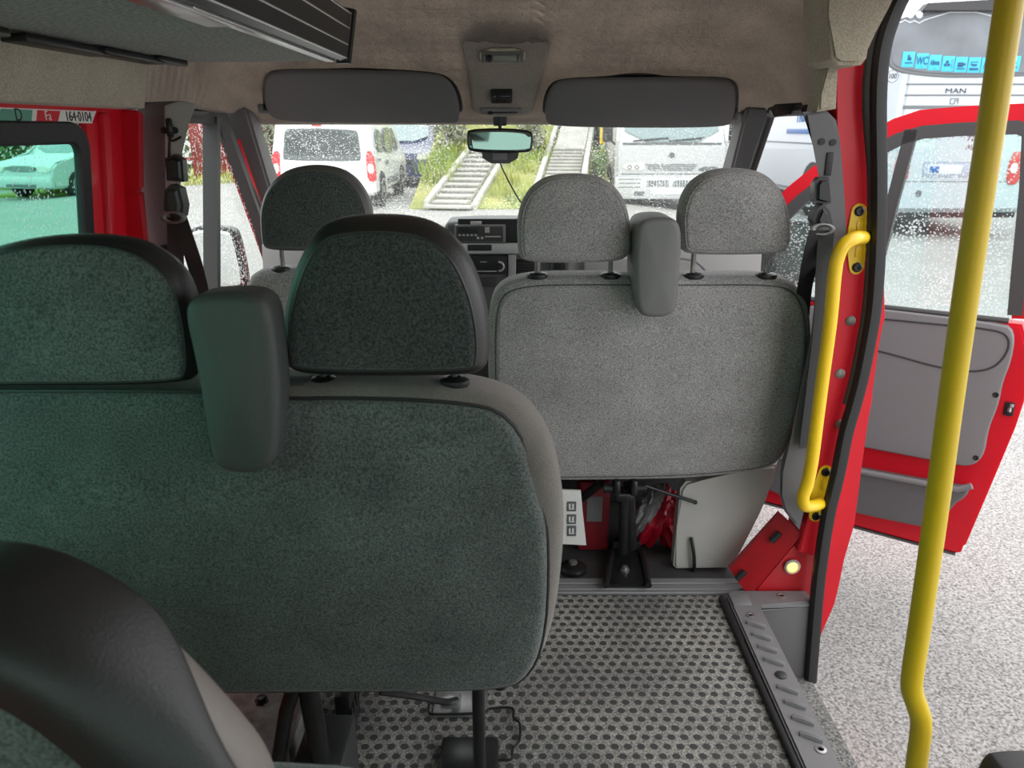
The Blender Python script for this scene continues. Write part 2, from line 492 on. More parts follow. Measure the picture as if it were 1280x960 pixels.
def pad(bm, pts, depth, r=0.03, bulge=0.015, map3=None, n=96, smooth=2, rf=None, seg=5, loop=None):
    """upholstered cushion: 2-D outline (u,v); w = 0 at the near face, depth at the far one; map3(u,v,w) -> world"""
    l = loop or outline(pts, n, smooth)
    rf = r if rf is None else rf
    c = sum(l, Vector((0, 0))) / len(l)
    rings = []
    def ring(lp, w): rings.append([bm.verts.new(map3(p.x, p.y, w)) for p in lp])
    base = inset(l, r)
    for s in (0.12, 0.4, 0.65, 0.85):
        ring([c + (p - c) * s for p in base], -bulge * (1 - s * s))
    for k in range(seg + 1):
        t = math.pi / 2 * k / seg
        ring(inset(l, r * (1 - math.sin(t))), r * (1 - math.cos(t)))
    for k in range(seg + 1):
        t = math.pi / 2 * k / seg
        ring(inset(l, rf * (1 - math.cos(t))), depth - rf * (1 - math.sin(t)))
    basef = inset(l, rf)
    for s in (0.7, 0.3):
        ring([c + (p - c) * s for p in basef], depth + bulge * 0.5 * (1 - s * s))
    N = len(l)
    for a, b_ in zip(rings, rings[1:]):
        for i in range(N): bm.faces.new((a[i], a[(i + 1) % N], b_[(i + 1) % N], b_[i]))
    bm.faces.new(rings[0]); bm.faces.new(rings[-1][::-1])
    return bm
def torus(bm, c, R0, r0, axis='Y', n=32, m_=10):
    pts = []
    for i in range(n):
        a = 2 * math.pi * i / n
        if axis == 'Y': pts.append(Vector(c) + Vector((R0 * math.cos(a), 0, R0 * math.sin(a))))
        elif axis == 'X': pts.append(Vector(c) + Vector((0, R0 * math.cos(a), R0 * math.sin(a))))
        else: pts.append(Vector(c) + Vector((R0 * math.cos(a), R0 * math.sin(a), 0)))
    tube(bm, pts, r0, m_, closed=True)
def lathe(bm, prof, c, axis=(0, 0, 1), n=32):
    """revolve [(radius, height)...] about axis through c"""
    q = Vector((0, 0, 1)).rotation_difference(Vector(axis).normalized()).to_matrix()
    rings = []
    for r, h in prof:
        rings.append([bm.verts.new(Vector(c) + q @ Vector((r * math.cos(2 * math.pi * k / n), r * math.sin(2 * math.pi * k / n), h))) for k in range(n)])
    for a, b_ in zip(rings, rings[1:]):
        for k in range(n): bm.faces.new((a[k], a[(k + 1) % n], b_[(k + 1) % n], b_[k]))
    bm.faces.new(rings[0][::-1]); bm.faces.new(rings[-1])
    return bm
def frame(o, x, y):
    x = Vector(x).normalized(); z = x.cross(Vector(y)).normalized(); y = z.cross(x)
    m_ = Matrix((x, y, z)).transposed().to_4x4(); m_.translation = Vector(o); return m_
def text(s, size, depth=0.002, bold=0.0, sx=1.0):
    cu = bpy.data.curves.new('lettering', 'FONT'); cu.body = s; cu.size = size; cu.extrude = depth; cu.offset = bold
    cu.align_x = 'CENTER'; cu.align_y = 'CENTER'
    o = bpy.data.objects.new('lettering', cu); COL.objects.link(o)
    dg = bpy.context.evaluated_depsgraph_get(); dg.update()
    me = bpy.data.meshes.new_from_object(o.evaluated_get(dg))
    bm = B(); bm.from_mesh(me); bpy.data.meshes.remove(me)
    bpy.data.objects.remove(o); bpy.data.curves.remove(cu)
    if sx != 1: bmesh.ops.scale(bm, vec=(sx, 1, 1), verts=bm.verts)
    return bm
def ground_z(x, y):
    s = lambda t: max(0.0, min(1.0, t)) ** 2 * (3 - 2 * max(0.0, min(1.0, t)))
    return GZ + 0.45 * s((y - 4) / 9) * s((6 - x) / 5) * s((x + 14) / 8)

# ================================================================== OUTSIDE GROUND
bm = B()
xs = [-60, -40, -25, -18, -14, -12, -10, -9, -8, -7, -6, -5, -4, -3, -2, -1, 0, 1, 2, 3, 4, 5, 6, 8, 11, 16, 25, 40, 60]
ys = [-40, -20, -10, -5, 0, 2, 4, 5, 6, 7, 8, 9, 10, 11, 12, 13, 14, 16, 20, 30, 50, 90]
gv = [[bm.verts.new((x, y, ground_z(x, y))) for x in xs] for y in ys]
for j in range(len(ys) - 1):
    for i in range(len(xs) - 1): bm.faces.new((gv[j][i], gv[j][i + 1], gv[j + 1][i + 1], gv[j + 1][i]))
g = new('ground', bm, 'asphalt', local=True); g['kind'] = 'structure'

# ================================================================== VAN SHELL (kind = structure)
struct('floor', bx((-0.125, 0.105, -0.02), (1.51, 3.79, 0.04)), 'stud_rubber')
bm = B()
box(bm, (-0.08, 2.70, -0.022), (1.66, 1.22, 0.04))
struct('floor', bm, 'cab_floor')
bm = B()
for k in range(5): box(bm, (-0.075, 2.012 + k * 0.016, 0.002 + (k % 2) * 0.002), (1.60, 0.0155, 0.010), 0.002, 1)
struct('trim_1', bm, 'trim_strip')

PROF = [(-1.85, 1.72), (1.70, 1.725), (1.92, 1.71), (2.10, 1.675), (2.28, 1.612), (2.45, 1.53), (2.60, 1.44), (2.72, 1.368), (2.80, 1.345)]
def prof(y):
    for (a, za), (b_, zb) in zip(PROF, PROF[1:]):
        if y <= b_: return za + (zb - za) * (y - a) / (b_ - a)
    return PROF[-1][1]
bm = B()
nx = 44; rows = []
yy = [-1.85 + 0.18 * k for k in range(20)] + [1.70 + 0.04 * k for k in range(28)]
for y in yy:
    row = []
    for i in range(nx + 1):
        x = -0.90 + (1.80 if y < 1.98 else 1.735) * i / nx
        p = prof(y)
        zs = min(1.385, p) if (x < 0 or y > 1.98) else min(1.63, p)
        u = min(1.0, abs(x) / (0.90 if x < 0 or y < 1.98 else 0.835))
        f = max(0.0, 1 - u ** 6) ** 0.42
        row.append(bm.verts.new((x, y, zs + (p - zs) * f)))
    rows.append(row)
for a, b_ in zip(rows, rows[1:]):
    for i in range(nx): bm.faces.new((a[i], a[i + 1], b_[i + 1], b_[i]))
bmesh.ops.solidify(bm, geom=bm.faces[:], thickness=-0.012)
ceil_o = struct('ceiling', bm, 'headliner')

SL_P = Vector((0, 2.45, 1.53)); SL_N = Vector((0, -0.165, -0.27)).normalized()
SL_UP = Vector((0, -0.27, 0.165)).normalized()
def slope(px, py, off=0.0):
    """point on the sloping front headliner (off = metres in front of it)"""
    return atP(px, py, SL_P + SL_N * off, SL_N)

# raised overhead console between the visors
M_sl = frame(SL_P, (1, 0, 0), SL_UP)
def sl2(px, py, off=0.02):
    p = M_sl.inverted() @ slope(px, py, off); return (p.x, p.y)
bm = B()
pts = [sl2(*p) for p in ((594, 151), (664, 151), (669, 138), (680, 95), (696, 30), (640, 22), (568, 30), (584, 95), (589, 138))]
pad(bm, pts, 0.03, 0.014, 0.0, lambda u, v, w: M_sl @ Vector((u, v, 0.010 - w - 0.25 * max(0.0, v - sl2(640, 56)[1]))), smooth=3)
struct('trim_2', bm, 'headliner')

# headliner over the side window and over the doorway pillar
bm = B()
prism(bm, [(-0.838, 1.872, 1.383), (-0.885, 1.872, 1.378), (-0.885, 1.872, 1.52), (-0.842, 1.872, 1.56), (-0.80, 1.872, 1.56)], (0, -3.70, 0), 0.012)
struct('trim_3', bm, 'headliner_beige')
bm = B()
pts = [atY(*p, 1.84) for p in ((1036, -60), (1036, 20), (1041, 74), (1050, 81), (1078, 81), (1085, 72), (1090, 40), (1106, 10), (1130, -20), (1150, -60))]
prism(bm, pts, (0, 0.16, 0), 0.008)
struct('trim_4', bm, 'headliner_beige')
bm = B()
pts = [atY(*p, 1.93) for p in ((1022, 140), (1046, 136), (1049, 75), (1034, 80), (1027, 118))]
prism(bm, pts, (0, 0.08, 0), 0.006)
struct('trim_5', bm, 'headliner_beige')

# left side: red wall with two windows; it leans out below the window heads
def lean(bm):
    for v in bm.verts:
        d_ = max(0.0, 1.33 - v.co.z); d_ = min(d_, 0.35)
        v.co.x -= 0.13 * d_; v.co.y -= 0.13 * d_
    return bm
bm = B()
def wb(x0, x1, y0, y1, z0, z1, bev=0.006): box(bm, ((x0 + x1) / 2, (y0 + y1) / 2, (z0 + z1) / 2), (x1 - x0, y1 - y0, z1 - z0), bev)
wb(-0.92, -0.868, -1.85, 1.86, 1.350, 1.40)
wb(-0.92, -0.868, -1.85, 1.86, -0.05, 0.72)
wb(-0.885, -0.868, 1.655, 1.83, 0.715, 1.352, 0.001)
wb(-0.885, -0.868, 0.02, 0.28, 0.715, 1.352, 0.001)
wb(-0.885, -0.868, -1.85, -1.60, 0.715, 1.352, 0.001)
wb(-0.90, -0.853, 1.70, 1.735, 0.70, 1.372, 0.010)
wl = struct('wall_left', lean(bm), 'paint_red')
bm = B()
for z0, z1 in ((0.30, 1.2005), (1.2005, 1.378)):
    prism(bm, [(-0.90, 1.805, z0), (-0.828, 1.805, z0), (-0.868, 1.915, z0), (-0.92, 1.915, z0)], (0, 0, z1 - z0), 0.005)
struct('trim_6', lean(bm), 'paint_red')

def side_window(name, x, y0, y1, z0, z1, gm, side=1):
    w = thing_struct(name, (x, (y0 + y1) / 2, z0))
    bm = B(); box(bm, (x - 0.010 * side, (y0 + y1) / 2, (z0 + z1) / 2), (0.004, y1 - y0 + 0.04, z1 - z0 + 0.04))
    struct('pane', lean(bm) if side > 0 else bm, gm, w)
    r = 0.05; lp = []
    for cy, cz, a0 in ((y1 - r, z1 - r, 0), (y0 + r, z1 - r, 90), (y0 + r, z0 + r, 180), (y1 - r, z0 + r, 270)):
        for k in range(7):
            a = R(a0 + 15 * k); lp.append(Vector((x + 0.004 * side, cy + r * math.cos(a), cz + r * math.sin(a))))
    bm = B(); tube(bm, lp, 0.02, sec=[(-0.021, -0.004), (-0.017, -0.008), (0.017, -0.008), (0.021, -0.004), (0.021, 0.004), (0.017, 0.008), (-0.017, 0.008), (-0.021, 0.004)], closed=True)
    struct('rubber_frame', lean(bm) if side > 0 else bm, 'rubber', w)
    return w
def thing_struct(name, loc):
    o = bpy.data.objects.new(name, None); COL.objects.link(o); o.location = loc
    WM[o.name] = Matrix.Translation(Vector(loc)); o['kind'] = 'structure'; o.empty_display_size = 0.05
    return o
side_window('window_1', -0.872, 0.25, 1.634, 0.72, 1.331, 'glass_green')
side_window('window_2', -0.872, -1.58, 0.0, 0.72, 1.328, 'glass_green')

# back of the van with a wide window, and the right side behind the doorway
bm = B()
wb(-0.92, 0.95, -1.92, -1.85, -0.05, 0.52); wb(-0.92, 0.95, -1.92, -1.85, 1.64, 1.74)
wb(-0.92, -0.80, -1.92, -1.85, 0.50, 1.65); wb(0.83, 0.95, -1.92, -1.85, 0.50, 1.65)
struct('wall_back', bm, 'paint_red')
w3 = thing_struct('window_3', (0, -1.88, 0.62))
struct('pane', bx((0.015, -1.885, 1.08), (1.64, 0.004, 1.14)), 'glass_back', w3)
bm = B()
wb(0.86, 0.92, -1.85, 0.50, -0.05, 0.72); wb(0.86, 0.92, -1.85, 0.50, 1.315, 1.66)
wb(0.86, 0.92, 0.32, 0.50, 0.70, 1.34); wb(0.86, 0.92, -1.85, -1.65, 0.70, 1.34)
wb(0.86, 0.95, 0.45, 1.90, 1.64, 1.74)
struct('wall_right', bm, 'paint_red')
side_window('window_4', 0.89, -1.65, 0.32, 0.72, 1.335, 'glass_back', -1)

# front of the van: windscreen, pillars, scuttle, front wall, left cab door
ws = thing_struct('window_5', (0, 3.0, 0.93))
bm = B()
prism(bm, [(-0.86, 2.745, 1.385), (0.86, 2.745, 1.385), (0.98, 3.42, 0.90), (-0.98, 3.42, 0.90)], (0, 0.004, 0.005))
struct('pane', bm, 'glass_windscreen', ws)
bm = B()
prism(bm, [(-0.86, 2.743, 1.388), (0.86, 2.743, 1.388), (0.862, 2.763, 1.370), (-0.862, 2.763, 1.370)], (0, 0.003, 0.004))
struct('top_band', bm, 'rubber', ws)
for sx in (-1, 1):
    bm = B()
    xi, xo, bi, bo = (0.845, 0.925, 0.935, 0.99) if sx < 0 else (0.745, 0.800, 0.835, 0.90)
    q = [(sx * xi, 2.70, 1.40), (sx * (xi + 0.01), 2.62, 1.405), (sx * (xo + 0.02), 2.60, 1.40), (sx * (xo + 0.02), 2.76, 1.40)]
    q2 = [(sx * bi, 3.38, 0.90), (sx * bi, 3.20, 0.90), (sx * bo, 3.14, 0.90), (sx * bo, 3.38, 0.90)]
    a = [bm.verts.new(p) for p in q]; b_ = [bm.verts.new(p) for p in q2]
    bm.faces.new(a); bm.faces.new(b_[::-1])
    for i in range(4): bm.faces.new((a[i], a[(i + 1) % 4], b_[(i + 1) % 4], b_[i]))
    bmesh.ops.bevel(bm, geom=bm.edges[:], offset=0.008, segments=2, affect='EDGES')
    struct('trim_%d' % (7 if sx < 0 else 8), bm, 'plastic_grey')
    # rubber edge of the door opening along the pillar
    bm = B(); tube(bm, crom([(sx * (xo - 0.02), 2.16, 1.385), (sx * (xo - 0.01), 2.46, 1.383), (sx * (xo + 0.01), 2.56, 1.36), (sx * (bo - 0.05), 2.90, 1.08), (sx * (bo - 0.015), 3.10, 0.90), (sx * (bo - 0.01), 3.12, 0.5)], 6), 0.014, 8)
    struct('trim_%d' % (9 if sx < 0 else 10), bm, 'rubber')
bm = B()
wb(-0.98, 0.98, 3.20, 3.44, -0.05, 0.90)
struct('wall_front', bm, 'paint_red')
bm = B()
prism(bm, [(-0.95, 3.44, 0.90), (0.95, 3.44, 0.90), (0.82, 3.95, 0.70), (-0.82, 3.95, 0.70)], (0, 0, -0.5), 0.03)
struct('wall_front', bm, 'paint_red')

# left cab door (closed)
dl = thing_struct('door_1', (-0.95, 2.5, 0.0))
bm = B()
box(bm, (-0.965, 2.55, 0.37), (0.06, 1.22, 0.78), 0.01)
struct('lower_panel', bm, 'paint_red', dl)
struct('inner_trim', bx((-0.925, 2.55, 0.42), (0.03, 1.05, 0.62), 0.012), 'plastic_grey', dl)
bm = B()
prism(bm, [(-0.94, 1.96, 1.37), (-0.94, 2.58, 1.37), (-0.985, 3.10, 0.86), (-0.99, 3.10, 0.75), (-0.99, 1.96, 0.75)], (-0.004, 0, 0))
struct('pane', bm, 'glass_cab', dl)
bm = B()
tube(bm, [(-0.92, 1.97, 1.372), (-0.92, 2.56, 1.372), (-0.932, 2.66, 1.29), (-0.955, 2.92, 1.03), (-0.965, 3.08, 0.82)], 0.016, sec=[(-0.02, -0.02), (0.02, -0.02), (0.02, 0.02), (-0.02, 0.02)])
struct('window_frame', bm, 'rubber_seal', dl)
bm = B()
tube(bm, [(-0.945, 2.71, 1.30), (-0.972, 2.95, 1.07), (-0.985, 3.14, 0.85), (-0.985, 3.16, 0.60)], 0.02, sec=[(-0.025, -0.03), (0.025, -0.03), (0.025, 0.03), (-0.025, 0.03)])
struct('window_surround', bm, 'paint_red', dl)
bm = B()
tube(bm, [(-0.915, 2.475, 1.372), (-0.945, 2.42, 0.95), (-0.96, 2.40, 0.76)], 0.01, sec=[(-0.014, -0.022), (0.014, -0.022), (0.014, 0.022), (-0.014, 0.022)])
struct('divider_bar', bm, 'rubber_seal', dl)

# left B-pillar cover
bm = B()
YB = 1.93
prism(bm, [atY(*p, YB) for p in ((172, 128), (222, 126), (244, 129), (234, 155), (228, 190), (225, 240), (223, 300), (223, 420), (168, 430), (170, 300))], (-0.03, 0.06, 0), 0.004)
struct('trim_11', bm, 'plastic_grey')
bm = B()
prism(bm, [atY(*p, YB - 0.012) for p in ((206, 132), (222, 127), (246, 129), (236, 155), (228, 190), (225, 250), (208, 250), (207, 180))], (-0.01, 0.02, 0), 0.004)
t12 = struct('trim_12', bm, 'plastic_light')
for p in ((206, 163), (219, 163), (204, 310)):
    bm = B(); c = atY(*p, YB - 0.012); cyl(bm, c + Vector((0, -0.004, 0)), c + Vector((0, 0.01, 0)), 0.008)
    new('hole_plug', bm, 'rubber', t12)

# right side of the doorway: pillar seen from behind
YR = 1.97
# red pillar strip
bm = B()
prism(bm, [atY(*p, YR) for p in ((1044, 75), (1093, 75), (1095, 250), (1088, 420), (1072, 500), (1048, 640), (1035, 700), (998, 690), (1012, 640), (1020, 560), (1040, 420), (1053, 330), (1058, 290), (1050, 200), (1047, 165))], (0, 0.12, 0), 0.004)
t14 = struct('trim_14', bm, 'paint_red')
for p in ((1063, 401), (1050, 467), (1050, 530), (1037, 590)):
    bm = B(); c = atY(*p, YR); lathe(bm, [(0.0135, 0), (0.0135, 0.003), (0.008, 0.008), (0.001, 0.009)], c + Vector((0, 0.001, 0)), (0, -1, 0), 16)
    new('bolt', bm, 'steel_dull', t14)
# grey pillar cover
bm = B()
prism(bm, [atY(*p, YR - 0.03) for p in ((1003, 140), (1032, 137), (1045, 150), (1050, 175), (1056, 250), (1058, 290), (1050, 340), (1038, 420), (1022, 540), (1010, 620), (999, 664), (980, 640), (974, 620), (975, 590), (986, 560), (1002, 480), (1012, 430), (1018, 380), (1021, 300), (1023, 220), (1020, 180))], (0.04, 0.10, 0), 0.008)
t16 = struct('trim_16', bm, 'plastic_grey')
for p in ((1027, 177), (1041, 178)):
    bm = B(); c = atY(*p, YR - 0.03); cyl(bm, c + Vector((0, -0.003, 0)), c + Vector((0, 0.01, 0)), 0.008)
    new('hole_plug', bm, 'rubber', t16)
bm = B(); c = atY(1036, 205, YR - 0.03); box(bm, c, (0.018, 0.008, 0.055), 0.003)
new('belt_slot', bm, 'rubber', t16)
# door seal on the pillar edge
bm = B()
sp = [(1165, -60), (1130, -10), (1112, 28), (1101, 70), (1097, 130), (1098, 220), (1097, 300), (1092, 380), (1084, 430), (1076, 470), (1067, 505), (1057, 540), (1047, 590), (1035, 640), (1027, 690), (1021, 740), (1012, 850)]
tube(bm, crom([atY(*p, 1.93) for p in sp], 6), 0.02, 10, sec=[(-0.016, -0.014), (-0.010, -0.017), (0.010, -0.017), (0.016, -0.008), (0.016, 0.008), (0.010, 0.017), (-0.010, 0.017), (-0.016, 0.014)])
struct('trim_18', bm, 'rubber')
bm = B()
P_ = crom([atY(px - (13 if py < 200 else 8), py, 1.945) for px, py in sp[1:11]], 14)
tube(bm, P_, [0.0125 if k % 2 else 0.0112 for k in range(len(P_))], 10)
struct('trim_32', bm, 'rubber_seal')
# red outer flange
bm = B()
prism(bm, [atY(*p, 1.985) for p in ((1092, 70), (1108, 90), (1107, 250), (1105, 330), (1107, 398), (1097, 430), (1091, 486), (1091, 500), (1083, 540), (1075, 600), (1068, 655), (1055, 700), (1049, 730), (1043, 755), (1022, 803), (1012, 830), (1018, 770), (1026, 690), (1040, 610), (1060, 530), (1076, 460), (1090, 380), (1092, 250))], (0, 0.07, 0), 0.004)
struct('trim_19', bm, 'paint_red')
# red foot of the pillar
bm = B()
prism(bm, [atY(*p, 2.0) for p in ((936, 747), (1026, 747), (1034, 690), (1026, 660), (1003, 667))], (0, 0.06, 0), 0.004)
struct('trim_20', bm, 'paint_red_worn')
bm = B()
prism(bm, [atY(912, 712, 2.045), atY(975, 642, 2.045), atY(1003, 668, 1.99), atY(936, 747, 1.99)], (0.0, 0.02, 0.0), 0.001)
t21 = struct('trim_21', bm, 'paint_red_worn')
for p, q in (((921, 724), (931, 714)), ((964, 677), (975, 666))):
    bm = B(); a, b_ = atY(*p, 2.012), atY(*q, 2.012); tube(bm, [a, a.lerp(b_, 0.5), b_], 0.009, 10)
    new('slot', bm, 'rubber', t21)

# step well: sill plate, tread, end panel
bm = B()
prism(bm, [(0.628, 0.55, 0.0), (0.715, 0.55, 0.0), (0.715, 1.90, 0.0), (0.725, 1.925, 0.0), (0.885, 1.935, 0.0), (0.885, 1.995, 0.0), (0.660, 1.995, 0.0), (0.640, 1.975, 0.0)], (0, 0, 0.022), 0.005)
t23 = struct('trim_23', bm, 'plastic_mid')
bm = B(); box(bm, (0.626, 1.27, 0.006), (0.016, 1.42, 0.02), 0.005)
new('edge_strip', bm, 'rubber', t23)
bm = B()
for k in range(9):
    y = 1.82 - k * 0.052
    if k == 4: continue
    p0, p1 = Vector((0.662, y + 0.014, 0.022)), Vector((0.704, y - 0.010, 0.022))
    tube(bm, crom([p0, p0.lerp(p1, .5) + Vector((0, 0, 0.002)), p1], 3), 0.0095, 8)
box(bm, (0.672, 1.945, 0.023), (0.055, 0.055, 0.006), 0.002)
new('tread_ribs', bm, 'trim_strip', t23)
for p in ((0.680, 1.868), (0.690, 1.37), (0.80, 1.965)):
    bm = B(); lathe(bm, [(0.013, 0), (0.013, 0.003), (0.007, 0.004), (0.006, 0.001), (0.001, 0.001)], (p[0], p[1], 0.021), (0, 0, 1), 16)
    new('screw', bm, 'steel', t23)
bm = B(); lathe(bm, [(0.015, 0), (0.015, 0.004), (0.010, 0.007), (0.001, 0.007)], (0.683, 1.615, 0.021), (0, 0, 1), 18)
new('plug', bm, 'plastic_dark', t23)
bm = B()
wb(0.700, 0.712, 0.55, 1.95, -0.26, 0.0, 0.002)
wb(0.70, 0.905, 1.935, 1.96, -0.26, 0.002, 0.004)
struct('trim_28', bm, 'plastic_grey')
bm = B()
wb(0.70, 0.91, 0.55, 1.945, -0.29, -0.245, 0.01)
struct('floor', bm, 'carpet_grey')
bm = B(); wb(0.87, 0.93, -1.85, 1.95, -0.40, -0.285, 0.01); wb(-0.93, -0.87, -1.85, 3.3, -0.40, -0.04, 0.01)
struct('wall_right', bm, 'paint_red')
bm = B()
wb(-0.87, 0.87, -1.85, 3.3, -0.34, -0.295)
struct('floor', bm, 'rubber')

bm = B(); prism(bm, [atY(*p, 2.25) for p in ((965, 138), (972, 130), (1003, 128), (1006, 140), (968, 146))], (0, 0.03, 0), 0.004)
struct('trim_31', bm, 'plastic_dark')

# ================================================================== SEATS
def tilt_map(y0, ztop, k):
    """u = x, v = z, w goes forward; the back leans: its foot is further forward than its head"""
    def f(u, v, w): return Vector((u, y0 + (ztop - v) * k + w, v))
    return f
def tilt_px(pts, y0, ztop, k):
    n = Vector((0, 1, k)); p0 = Vector((0, y0, ztop))
    return [(p.x, p.z) for p in (atP(px, py, p0, n) for px, py in pts)]
def rim_line(bm, loop, f, w, r, n=6):
    tube(bm, [f(p.x, p.y, w) for p in loop], r, n, closed=True)
def headrest(parent, pts, y0, zt, k, depth, m_body, m_panel, band, posts=(), zpost=None, m_post='plastic_grey', r=0.03, smooth=2):
    f = tilt_map(y0, zt, k); lp = outline(tilt_px(pts, y0, zt, k), 96, smooth)
    bm = B(); pad(bm, None, depth, r, 0.004, f, rf=0.045, loop=lp)
    hr = new('headrest', bm, m_body, parent)
    ip = inset(lp, band); bm = B()
    pad(bm, None, 0.012, 0.010, 0.010, tilt_map(y0 - 0.004, zt, k), rf=0.001, loop=ip)
    new('rear_panel', bm, m_panel, hr)
    bm = B(); rim_line(bm, ip, f, 0.002, 0.0022)
    new('piping', bm, m_body, hr)
    for px, py, zb in posts:
        z1 = atY(px, py, y0 + depth / 2)
        bm = B(); cyl(bm, (z1.x, y0 + depth * 0.5 + (zt - zb) * k, zb), (z1.x, y0 + depth * 0.5, z1.z + 0.06), 0.0065)
        new('post', bm, m_post, hr)
    return hr
def collar(parent, x, y, z, r=0.017):
    bm = B(); lathe(bm, [(r, -0.004), (r * 1.08, 0.002), (r * 1.05, 0.007), (r * 0.75, 0.011), (0.008, 0.012), (0.008, 0.004), (0.001, 0.004)], (x, y, z), (0, 0, 1), 24)
    bmesh.ops.scale(bm, vec=(1.25, 1, 1), verts=bm.verts, space=Matrix.Translation((-x, -y, -z)))
    new('post_collar', bm, 'plastic_black', parent)

# ---- bench in front of the camera, green light cast in its cloth colour -------------------------------------------------
K2 = 0.085; Y2 = 1.04; ZT2 = 0.985
bench = thing('bench_seat', 'wide grey cloth bench seat with green window light in its colour, seen from behind, folded-up armrest in its middle', 'seat', (-0.37, 1.25, 0.0))
f2 = tilt_map(Y2, ZT2, K2)
body_px = [(-110, 500), (-60, 488), (60, 487), (235, 487), (300, 487), (352, 486), (420, 484), (520, 486), (600, 495), (648, 512), (684, 548), (703, 605), (708, 660), (703, 730), (694, 790), (676, 840), (648, 863), (560, 866), (300, 868), (0, 870), (-90, 868), (-125, 830), (-130, 560)]
lp = outline(tilt_px(body_px, Y2, ZT2, K2), 128, 2)
bm = B(); pad(bm, None, 0.14, 0.04, 0.0, f2, rf=0.05, loop=lp)
backr = new('backrest', bm, 'bolster_cloth', bench)
panel_px = [(-110, 500), (-60, 490), (60, 490), (235, 490), (300, 496), (352, 500), (430, 499), (520, 501), (600, 508), (632, 520), (655, 550), (668, 605), (684, 650), (686, 720), (682, 790), (668, 838), (640, 861), (560, 864), (300, 866), (0, 868), (-90, 866), (-122, 830), (-126, 560)]
lp2 = outline(tilt_px(panel_px, Y2, ZT2, K2), 128, 1)
bm = B(); pad(bm, None, 0.03, 0.022, 0.014, tilt_map(Y2 - 0.012, ZT2, K2), rf=0.002, loop=lp2)
new('rear_panel', bm, 'cloth_green_cast', backr)
bm = B(); rim_line(bm, lp2, f2, 0.004, 0.003)
new('piping', bm, 'vinyl_dark', backr)
bm = B()
top = tilt_px([(352, 478), (470, 473), (560, 479), (650, 503)], Y2, ZT2, K2)
for t in (0.93, 1.0):
    pass
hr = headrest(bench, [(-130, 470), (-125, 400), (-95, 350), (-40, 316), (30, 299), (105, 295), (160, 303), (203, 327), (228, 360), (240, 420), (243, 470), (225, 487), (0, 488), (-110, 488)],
              Y2 - 0.005, ZT2, 0.03, 0.085, 'vinyl_dark', 'cloth_green_cast', 0.011, r=0.028)
hr['label'] = 'rounded headrest with black vinyl edge, green light cast in its cloth colour, lowered onto the bench'
hr2 = headrest(bench, [(346, 425), (347, 395), (357, 350), (373, 313), (392, 286), (420, 275), (470, 272), (520, 276), (552, 290), (580, 318), (600, 362), (610, 405), (612, 448), (604, 475), (560, 478), (480, 479), (400, 478), (357, 473), (347, 456)],
               Y2, ZT2, 0.0, 0.105, 'vinyl_dark', 'cloth_dark', 0.018, posts=((405, 470, 0.95), (568, 470, 0.95)), r=0.04)
hr2['label'] = 'raised black headrest with dark cloth back on two posts'
for px in (405, 568):
    p = atY(px, 480, Y2 + 0.045); collar(bench, p.x, Y2 + 0.045, p.z)
# folded-up armrest
arm_px = [(228, 400), (230, 380), (244, 370), (290, 366), (322, 370), (336, 384), (343, 430), (348, 480), (347, 555), (338, 587), (315, 596), (278, 594), (261, 578), (251, 510), (240, 450)]
Ya = 0.985
lpa = outline(tilt_px(arm_px, Ya, 1.0, 0.02), 72, 2)
bm = B(); pad(bm, None, 0.075, 0.016, 0.006, tilt_map(Ya, 1.0, 0.02), rf=0.02, loop=lpa)
new('armrest', bm, 'armrest_green_cast', bench)
p = atY(352, 440, 1.06)
bm = B(); cyl(bm, (p.x - 0.05, 1.085, 0.955), (p.x + 0.03, 1.085, 0.955), 0.035)
new('armrest_hinge', bm, 'plastic_grey', bench)
# cushion and running gear
bm = B()
pad(bm, [(-0.82, 1.22), (0.03, 1.22), (0.06, 1.30), (0.06, 1.62), (0.02, 1.68), (-0.82, 1.68)], 0.12, 0.04, 0.015, lambda u, v, w: Vector((u, v, 0.52 - w)), smooth=2)
new('seat', bm, 'cloth_green_cast', bench)
bm = B()
box(bm, (-0.38, 1.43, 0.405), (0.82, 0.46, 0.02), 0.004); box(bm, (-0.38, 1.22, 0.40), (0.82, 0.03, 0.03), 0.004); box(bm, (-0.38, 1.62, 0.40), (0.82, 0.03, 0.03), 0.004)
new('seat_frame', bm, 'metal_black', bench)
for (x0, y0, x1, y1, r) in ((-0.384, 1.18, -0.380, 1.24, 0.020), (-0.064, 1.20, -0.064, 1.20, 0.0125), (-0.36, 1.62, -0.36, 1.62, 0.016), (-0.03, 1.60, -0.03, 1.60, 0.016), (-0.74, 1.22, -0.74, 1.22, 0.018)):
    bm = B(); tube(bm, [(x0, y0, 0.42), (x0 * .5 + x1 * .5, (y0 + y1) / 2, 0.2), (x1, y1, 0.0)], r, 14)
    new('leg', bm, 'metal_black', bench)
bm = B(); box(bm, (-0.392, 1.16, 0.398), (0.055, 0.05, 0.06), 0.012); cyl(bm, (-0.425, 1.165, 0.39), (-0.345, 1.165, 0.39), 0.020)
new('leg_knuckle', bm, 'metal_black', bench)
bm = B(); tube(bm, [(-0.395, 1.17, 0.385), (-0.425, 1.18, 0.30), (-0.50, 1.22, 0.0)], 0.014, 12)
new('brace', bm, 'metal_black', bench)
bm = B(); box(bm, (-0.60, 1.46, 0.006), (0.24, 0.34, 0.012), 0.003); box(bm, (-0.475, 1.46, 0.05), (0.012, 0.34, 0.09), 0.003)
new('floor_bracket', bm, 'steel_dull', bench)
